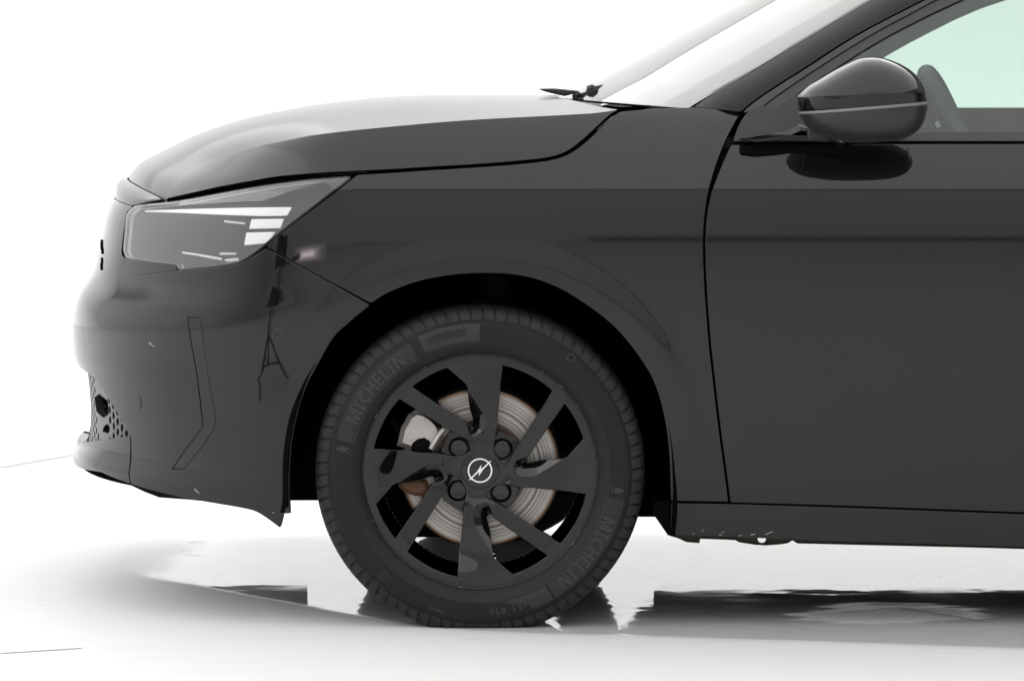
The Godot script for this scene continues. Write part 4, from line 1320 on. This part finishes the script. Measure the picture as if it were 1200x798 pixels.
	for k in barrel.n.size(): barrel.n[k] = -barrel.n[k] if barrel.n[k].dot(Vector3(barrel.v[k].x, barrel.v[k].y, 0)) > 0.0 else barrel.n[k]
	build(barrel, "rim_barrel", M.rim, w)
	for k in 4:
		var c := wpt(bolts[k].x, bolts[k].y)
		var b := lathe(smooth_profile([[0.0168, 0.800], [0.0168, 0.8165], [0.0158, 0.8188], [0.0132, 0.8196], [0.0120, 0.8186], [0.0, 0.8186]]), 28)
		var bm := MB.new(); bm.join(b, Transform3D(Basis(), Vector3(c.x, c.y, 0)))
		build(bm, "wheel_bolt", M.rim, w)
	var cap := lathe(smooth_profile([[0.0352, 0.818], [0.0352, 0.8268], [0.0338, 0.8282], [0.020, 0.8290], [0.0, 0.8292]]), 48)
	build(cap, "hub_cap", M.rim, w)
	# badge: a ring crossed by a lightning bolt
	var zb := 0.8290
	var logo := lathe([[14.5 * UNIT, zb - 0.0008, 1, 0], [14.5 * UNIT, zb + 0.0007, 1, 0.5], [14.5 * UNIT, zb + 0.0008, 0, 1], [12.9 * UNIT, zb + 0.0008, 0, 1], [12.9 * UNIT, zb - 0.0008, -1, 0]], 64)
	var bolt := PackedVector2Array()
	for q in [[-12.9, 10.6], [-3.2, 0.9], [1.7, -7.0], [1.1, -1.3], [12.2, -11.6], [13.0, -10.7], [3.4, -0.9], [-1.6, 6.8], [-1.0, 1.2], [-12.0, 11.6]]:
		bolt.append(wpt(q[0], q[1]))
	logo.join(slab(bolt, zb - 0.0006, zb + 0.0010, 0.0002))
	build(logo, "hub_badge", M.white_print, w)
	for q in [[34.0, 1.8], [46.0, 2.2], [47.5, 0.9], [58.0, 1.0], [4.0, 0.8], [-38.0, 1.6], [-99.5, 2.4], [152.0, 2.0], [205.0, 1.4], [118.0, 0.7]]:
		var a0 := deg_to_rad(q[0] - q[1] / 2.0); var a1 := deg_to_rad(q[0] + q[1] / 2.0)
		var cm := lathe(smooth_profile([[0.2221, 0.8472], [0.2210, 0.8500], [0.2200, 0.8503]]), 3, a0, a1)
		build(cm, "rim_chip", mat(Color(0.55, 0.54, 0.53), 0.4, 0.3), w)
	make_brake(w)

func make_brake(w: Node3D) -> void:
	var prof := []
	rng.seed = 77
	var r := 0.150
	prof.append([0.150, 0.752, Color(0.16, 0.09, 0.05)]); prof.append([0.1505, 0.7725, Color(0.16, 0.09, 0.05)]); prof.append([0.1495, 0.7745, Color(0.20, 0.125, 0.075)]); prof.append([0.1455, 0.7750, Color(0.30, 0.21, 0.15)])
	r = 0.1445
	while r > 0.088:
		var g := rng.randf_range(0.20, 0.46)
		if rng.randf() < 0.16: g = rng.randf_range(0.08, 0.18)
		prof.append([r, 0.7750 + rng.randf_range(-0.00022, 0.00022), Color(g, g * 0.94, g * 0.885)])
		r -= rng.randf_range(0.0006, 0.0034)
	prof.append([0.087, 0.7747, Color(0.22, 0.15, 0.11)]); prof.append([0.083, 0.7735, Color(0.10, 0.07, 0.05)]); prof.append([0.080, 0.7735, Color(0.06, 0.045, 0.035)]); prof.append([0.078, 0.800, Color(0.05, 0.04, 0.035)]); prof.append([0.02, 0.802, Color(0.05, 0.04, 0.035)])
	build(lathe(smooth_profile(prof), 120), "brake_disc", M.disc, w)
	var back := lathe(smooth_profile([[0.155, 0.735], [0.155, 0.742], [0.02, 0.742]]), 60)
	build(back, "splash_shield", M.black, w)
	var cal := PackedVector2Array()
	for q in [[-99, -27], [-94, -48], [-85, -64], [-76, -70], [-66, -68], [-58, -63], [-50, -56], [-46, -48], [-44, -40], [-49, -28], [-60, -22], [-80, -21]]: cal.append(wpt(q[0], q[1]))
	var c := build(slab(cal, 0.745, 0.793, 0.009), "brake_caliper", M.alloy, w)
	build(slab(PackedVector2Array([wpt(-82, -26), wpt(-80, -31), wpt(-74, -35.5), wpt(-66, -37), wpt(-60, -33), wpt(-56, -20), wpt(-80, -19)]), 0.79, 0.797, 0.002), "caliper_piston", M.seal, c)
	build(slab(PackedVector2Array([wpt(-68, -63), wpt(-66, -67), wpt(-56, -61), wpt(-46, -52), wpt(-43, -46), wpt(-52, -50), wpt(-58, -57)]), 0.79, 0.800, 0.002), "caliper_bracket", M.seal, c)
	build(tube([Vector3(wpt(-108, -58).x, wpt(-108, -58).y, 0.78), Vector3(wpt(-97, -50).x, wpt(-97, -50).y, 0.79), Vector3(wpt(-100, -44).x, wpt(-100, -44).y, 0.79)], 0.006, 8), "brake_hose", M.seal, c)
	build(tube([Vector3(wpt(-58.5, -24).x, wpt(-58.5, -24).y, 0.80), Vector3(wpt(-55, -31).x, wpt(-55, -31).y, 0.801), Vector3(wpt(-49.5, -40).x, wpt(-49.5, -40).y, 0.801), Vector3(wpt(-43, -47.5).x, wpt(-43, -47.5).y, 0.80)], 0.0048, 8), "pad_spring", mat(Color(0.62, 0.58, 0.54), 0.4, 0.3), c)
	var rs := PackedVector2Array()
	for q in [[-97, 14], [-86, 12], [-70, 12], [-63, 15], [-61, 24], [-66, 33], [-78, 33], [-90, 29], [-97, 22]]: rs.append(wpt(q[0], q[1]))
	build(slab(rs, 0.75, 0.79, 0.007), "caliper_carrier", M.rust, c)
	var ax := MB.new()
	ax.join(tube([Vector3(0, 0, 0.74), Vector3(0, 0.01, 0.10)], 0.022, 10))
	ax.join(tube([Vector3(0.02, -0.085, 0.70), Vector3(0.10, -0.095, 0.36)], 0.02, 8))
	ax.join(tube([Vector3(0.02, 0.05, 0.68), Vector3(0.03, 0.36, 0.58)], 0.035, 10))
	build(ax, "suspension", M.black, w)

func ring_mark(at: Vector2, r1: float, r2: float, z: float) -> MB:
	var m := lathe([[r1 * UNIT, z - 0.001, 1, 0], [r1 * UNIT, z + 0.0012, 0, 1], [r2 * UNIT, z + 0.0012, 0, 1], [r2 * UNIT, z - 0.001, -1, 0]], 24)
	var o := MB.new(); var c := wpt(at.x, at.y)
	o.join(m, Transform3D(Basis(), Vector3(c.x, c.y, 0)))
	return o

func arc_pad(d0: float, d1: float, r0: float, r1: float, z: float) -> MB:
	var rows := []
	for j in 9:
		var rr := lerpf(r0, r1, j / 8.0) * UNIT
		rows.append(rr)
	var mb := MB.new(); var n := 30
	for k in n:
		var a := deg_to_rad(lerpf(d0, d1, float(k) / n)); var b := deg_to_rad(lerpf(d0, d1, float(k + 1) / n))
		for j in 8:
			var z0 := z + wall(rows[j]); var z1 := z + wall(rows[j + 1])
			mb.flat(Vector3(cos(a) * rows[j], sin(a) * rows[j], z0), Vector3(cos(b) * rows[j], sin(b) * rows[j], z0), Vector3(cos(b) * rows[j + 1], sin(b) * rows[j + 1], z1), Vector3(cos(a) * rows[j + 1], sin(a) * rows[j + 1], z1), Vector3(0, 0, 1))
	return mb

func wall(r: float) -> float:                                # how far the tyre's wall lies behind its widest ring, near the lettering
	var t := [[0.2400, -0.0012], [0.2470, 0.0002], [0.2560, 0.0008], [0.2660, 0.0004], [0.2745, -0.0006], [0.2830, -0.0028], [0.2890, -0.0058]]
	return along(t, r) + 0.0003

func badge(a: float, z: float) -> MB:
	var mb := MB.new()
	var o := Transform3D(Basis(Vector3(sin(a), -cos(a), 0), Vector3(cos(a), sin(a), 0), Vector3(0, 0, 1)), Vector3(cos(a), sin(a), 0) * 161.5 * UNIT)
	for q in [[0.0, 6.6, 2.3], [0.0, 1.2, 3.7], [-2.6, 3.0, 1.3], [3.4, 4.2, 1.2], [-2.2, -4.6, 1.5], [2.4, -4.4, 1.5]]:
		var s := slab(circle(Vector2(q[0], q[1]) * UNIT, q[2] * UNIT, 12), z - 0.002, z + 0.0012, 0.0004)
		mb.join(s, o)
	return mb

func arc_text(mb: MB, text: String, radius: float, d0: float, d1: float, cap: float, z: float) -> void:
	var font := SystemFont.new(); font.font_names = PackedStringArray(["Droid Sans"]); font.font_weight = 700
	var glyphs := []; var total := 0.0
	for ch in text:
		var t := TextMesh.new()
		t.text = ch; t.font = font; t.font_size = 48; t.pixel_size = cap * UNIT / 34.5; t.depth = 0.0034
		t.curve_step = 2.0
		var w: float = cap * UNIT * 0.36
		if ch != " ": w = t.get_aabb().size.x
		glyphs.append([t, w, ch]); total += w
	var gap := (deg_to_rad(absf(d0 - d1)) * radius * UNIT - total) / maxf(1.0, text.length() - 1)
	var at := deg_to_rad(d0)
	for g in glyphs:
		var w: float = g[1]
		var a: float = at - (w / 2.0) / (radius * UNIT)
		at -= (w + gap) / (radius * UNIT)
		if g[2] == " ": continue
		var xf := Transform3D(Basis(Vector3(sin(a), -cos(a), 0), Vector3(cos(a), sin(a), 0), Vector3(0, 0, 1)), Vector3(cos(a), sin(a), 0) * radius * UNIT + Vector3(0, 0, z + wall(radius * UNIT)))
		var m: TextMesh = g[0]
		for sfc in m.get_surface_count():
			var arr := m.surface_get_arrays(sfc)
			var v: PackedVector3Array = arr[Mesh.ARRAY_VERTEX]; var n: PackedVector3Array = arr[Mesh.ARRAY_NORMAL]
			var ix: PackedInt32Array = arr[Mesh.ARRAY_INDEX] if arr[Mesh.ARRAY_INDEX] != null else PackedInt32Array(range(v.size()))
			for k in range(0, ix.size(), 3):
				mb.tri(xf * v[ix[k]], xf * v[ix[k + 1]], xf * v[ix[k + 2]], (xf.basis * n[ix[k]]).normalized(), (xf.basis * n[ix[k + 1]]).normalized(), (xf.basis * n[ix[k + 2]]).normalized())

# ---- a low tripod with a flash, ahead of the nose: it shows as a reflection in the bumper
func make_stand() -> void:
	var o := thing("light_stand", "black tripod light stand whose reflection crosses the front bumper", "light stand")
	o.position = Vector3(-1.66, 0, 2.62)
	var m := grey(0.012, 0.5)
	build(tube([Vector3(0, 0.10, 0), Vector3(0, 0.34, 0), Vector3(0, 0.60, 0)], [0.014, 0.014, 0.010], 10), "pole", m, o)
	for k in 3:
		var a := TAU * k / 3.0 + 0.5
		build(tube([Vector3(0, 0.26, 0), Vector3(cos(a) * 0.34, 0.008, sin(a) * 0.34)], 0.010, 8), "leg", m, o)
		build(tube([Vector3(0, 0.11, 0), Vector3(cos(a) * 0.19, 0.118, sin(a) * 0.19)], 0.007, 6), "brace", m, o)
	var hd := MB.new()
	hd.box(Vector3(-0.09, 0.585, -0.07), Vector3(0.08, 0.70, 0.06))
	hd.box(Vector3(-0.065, 0.66, -0.085), Vector3(0.03, 0.735, -0.06))
	build(hd, "flash_head", m, o)
	build(tube([Vector3(0.02, 0.6, 0.02), Vector3(0.035, 0.45, 0.03), Vector3(0.02, 0.33, 0.02), Vector3(0.05, 0.2, 0.04), Vector3(0.25, 0.006, 0.3)], 0.005, 6), "cable", m, o)
	make_strip_lamp(o)

# a slim pinkish strip lamp on an arm of the tripod: its mirror image is the soft glow on the wing behind the headlamp
func make_strip_lamp(o: Node3D) -> void:
	var t := Transform3D(Basis(Vector3.UP, 0.25), Vector3(0.53, 0.59, 0.10))
	var below := 0.0
	for k in 10:
		var f := (k + 1) / 10.0
		var q := [0.034 * f, 5.5 * exp(-4.5 * f * f) + 0.05, 0.06 + 0.31 * f]
		var m := grey(0.7, 0.9)
		m.emission_enabled = true; m.emission = Color(1.0, 0.92, 0.945); m.emission_energy_multiplier = q[1]
		var g := MB.new()
		var z: float = below
		g.flat(Vector3(-q[2], -q[0], z), Vector3(q[2], -q[0], z), Vector3(q[2], q[0], z), Vector3(-q[2], q[0], z), Vector3(0, 0, -1))
		below += 0.0015
		build(g, "lamp_glow", m, o).transform = t
	var sh := MB.new(); sh.box(Vector3(-0.36, -0.028, 0.016), Vector3(0.36, 0.028, 0.04))
	build(sh, "lamp_shell", grey(0.05, 0.5), o).transform = t
	build(tube([Vector3(0.0, 0.58, 0.08), Vector3(0.35, 0.59, 0.16)], 0.007, 8), "arm", grey(0.012, 0.5), o)
	var l := AreaLight3D.new(); l.name = "lamp"
	l.area_size = Vector2(0.3, 0.014); l.light_energy = 0.004; l.light_color = Color(1.0, 0.92, 0.945); l.area_range = 30.0; l.area_attenuation = 2.0
	l.shadow_enabled = true; l.transform = t * Transform3D(Basis(), Vector3(0, 0, -0.004))
	o.add_child(l)

func _ready() -> void:
	rng.seed = 20240
	make_camera_and_light()
	make_materials()
	make_studio()
	make_car()
	make_stand()
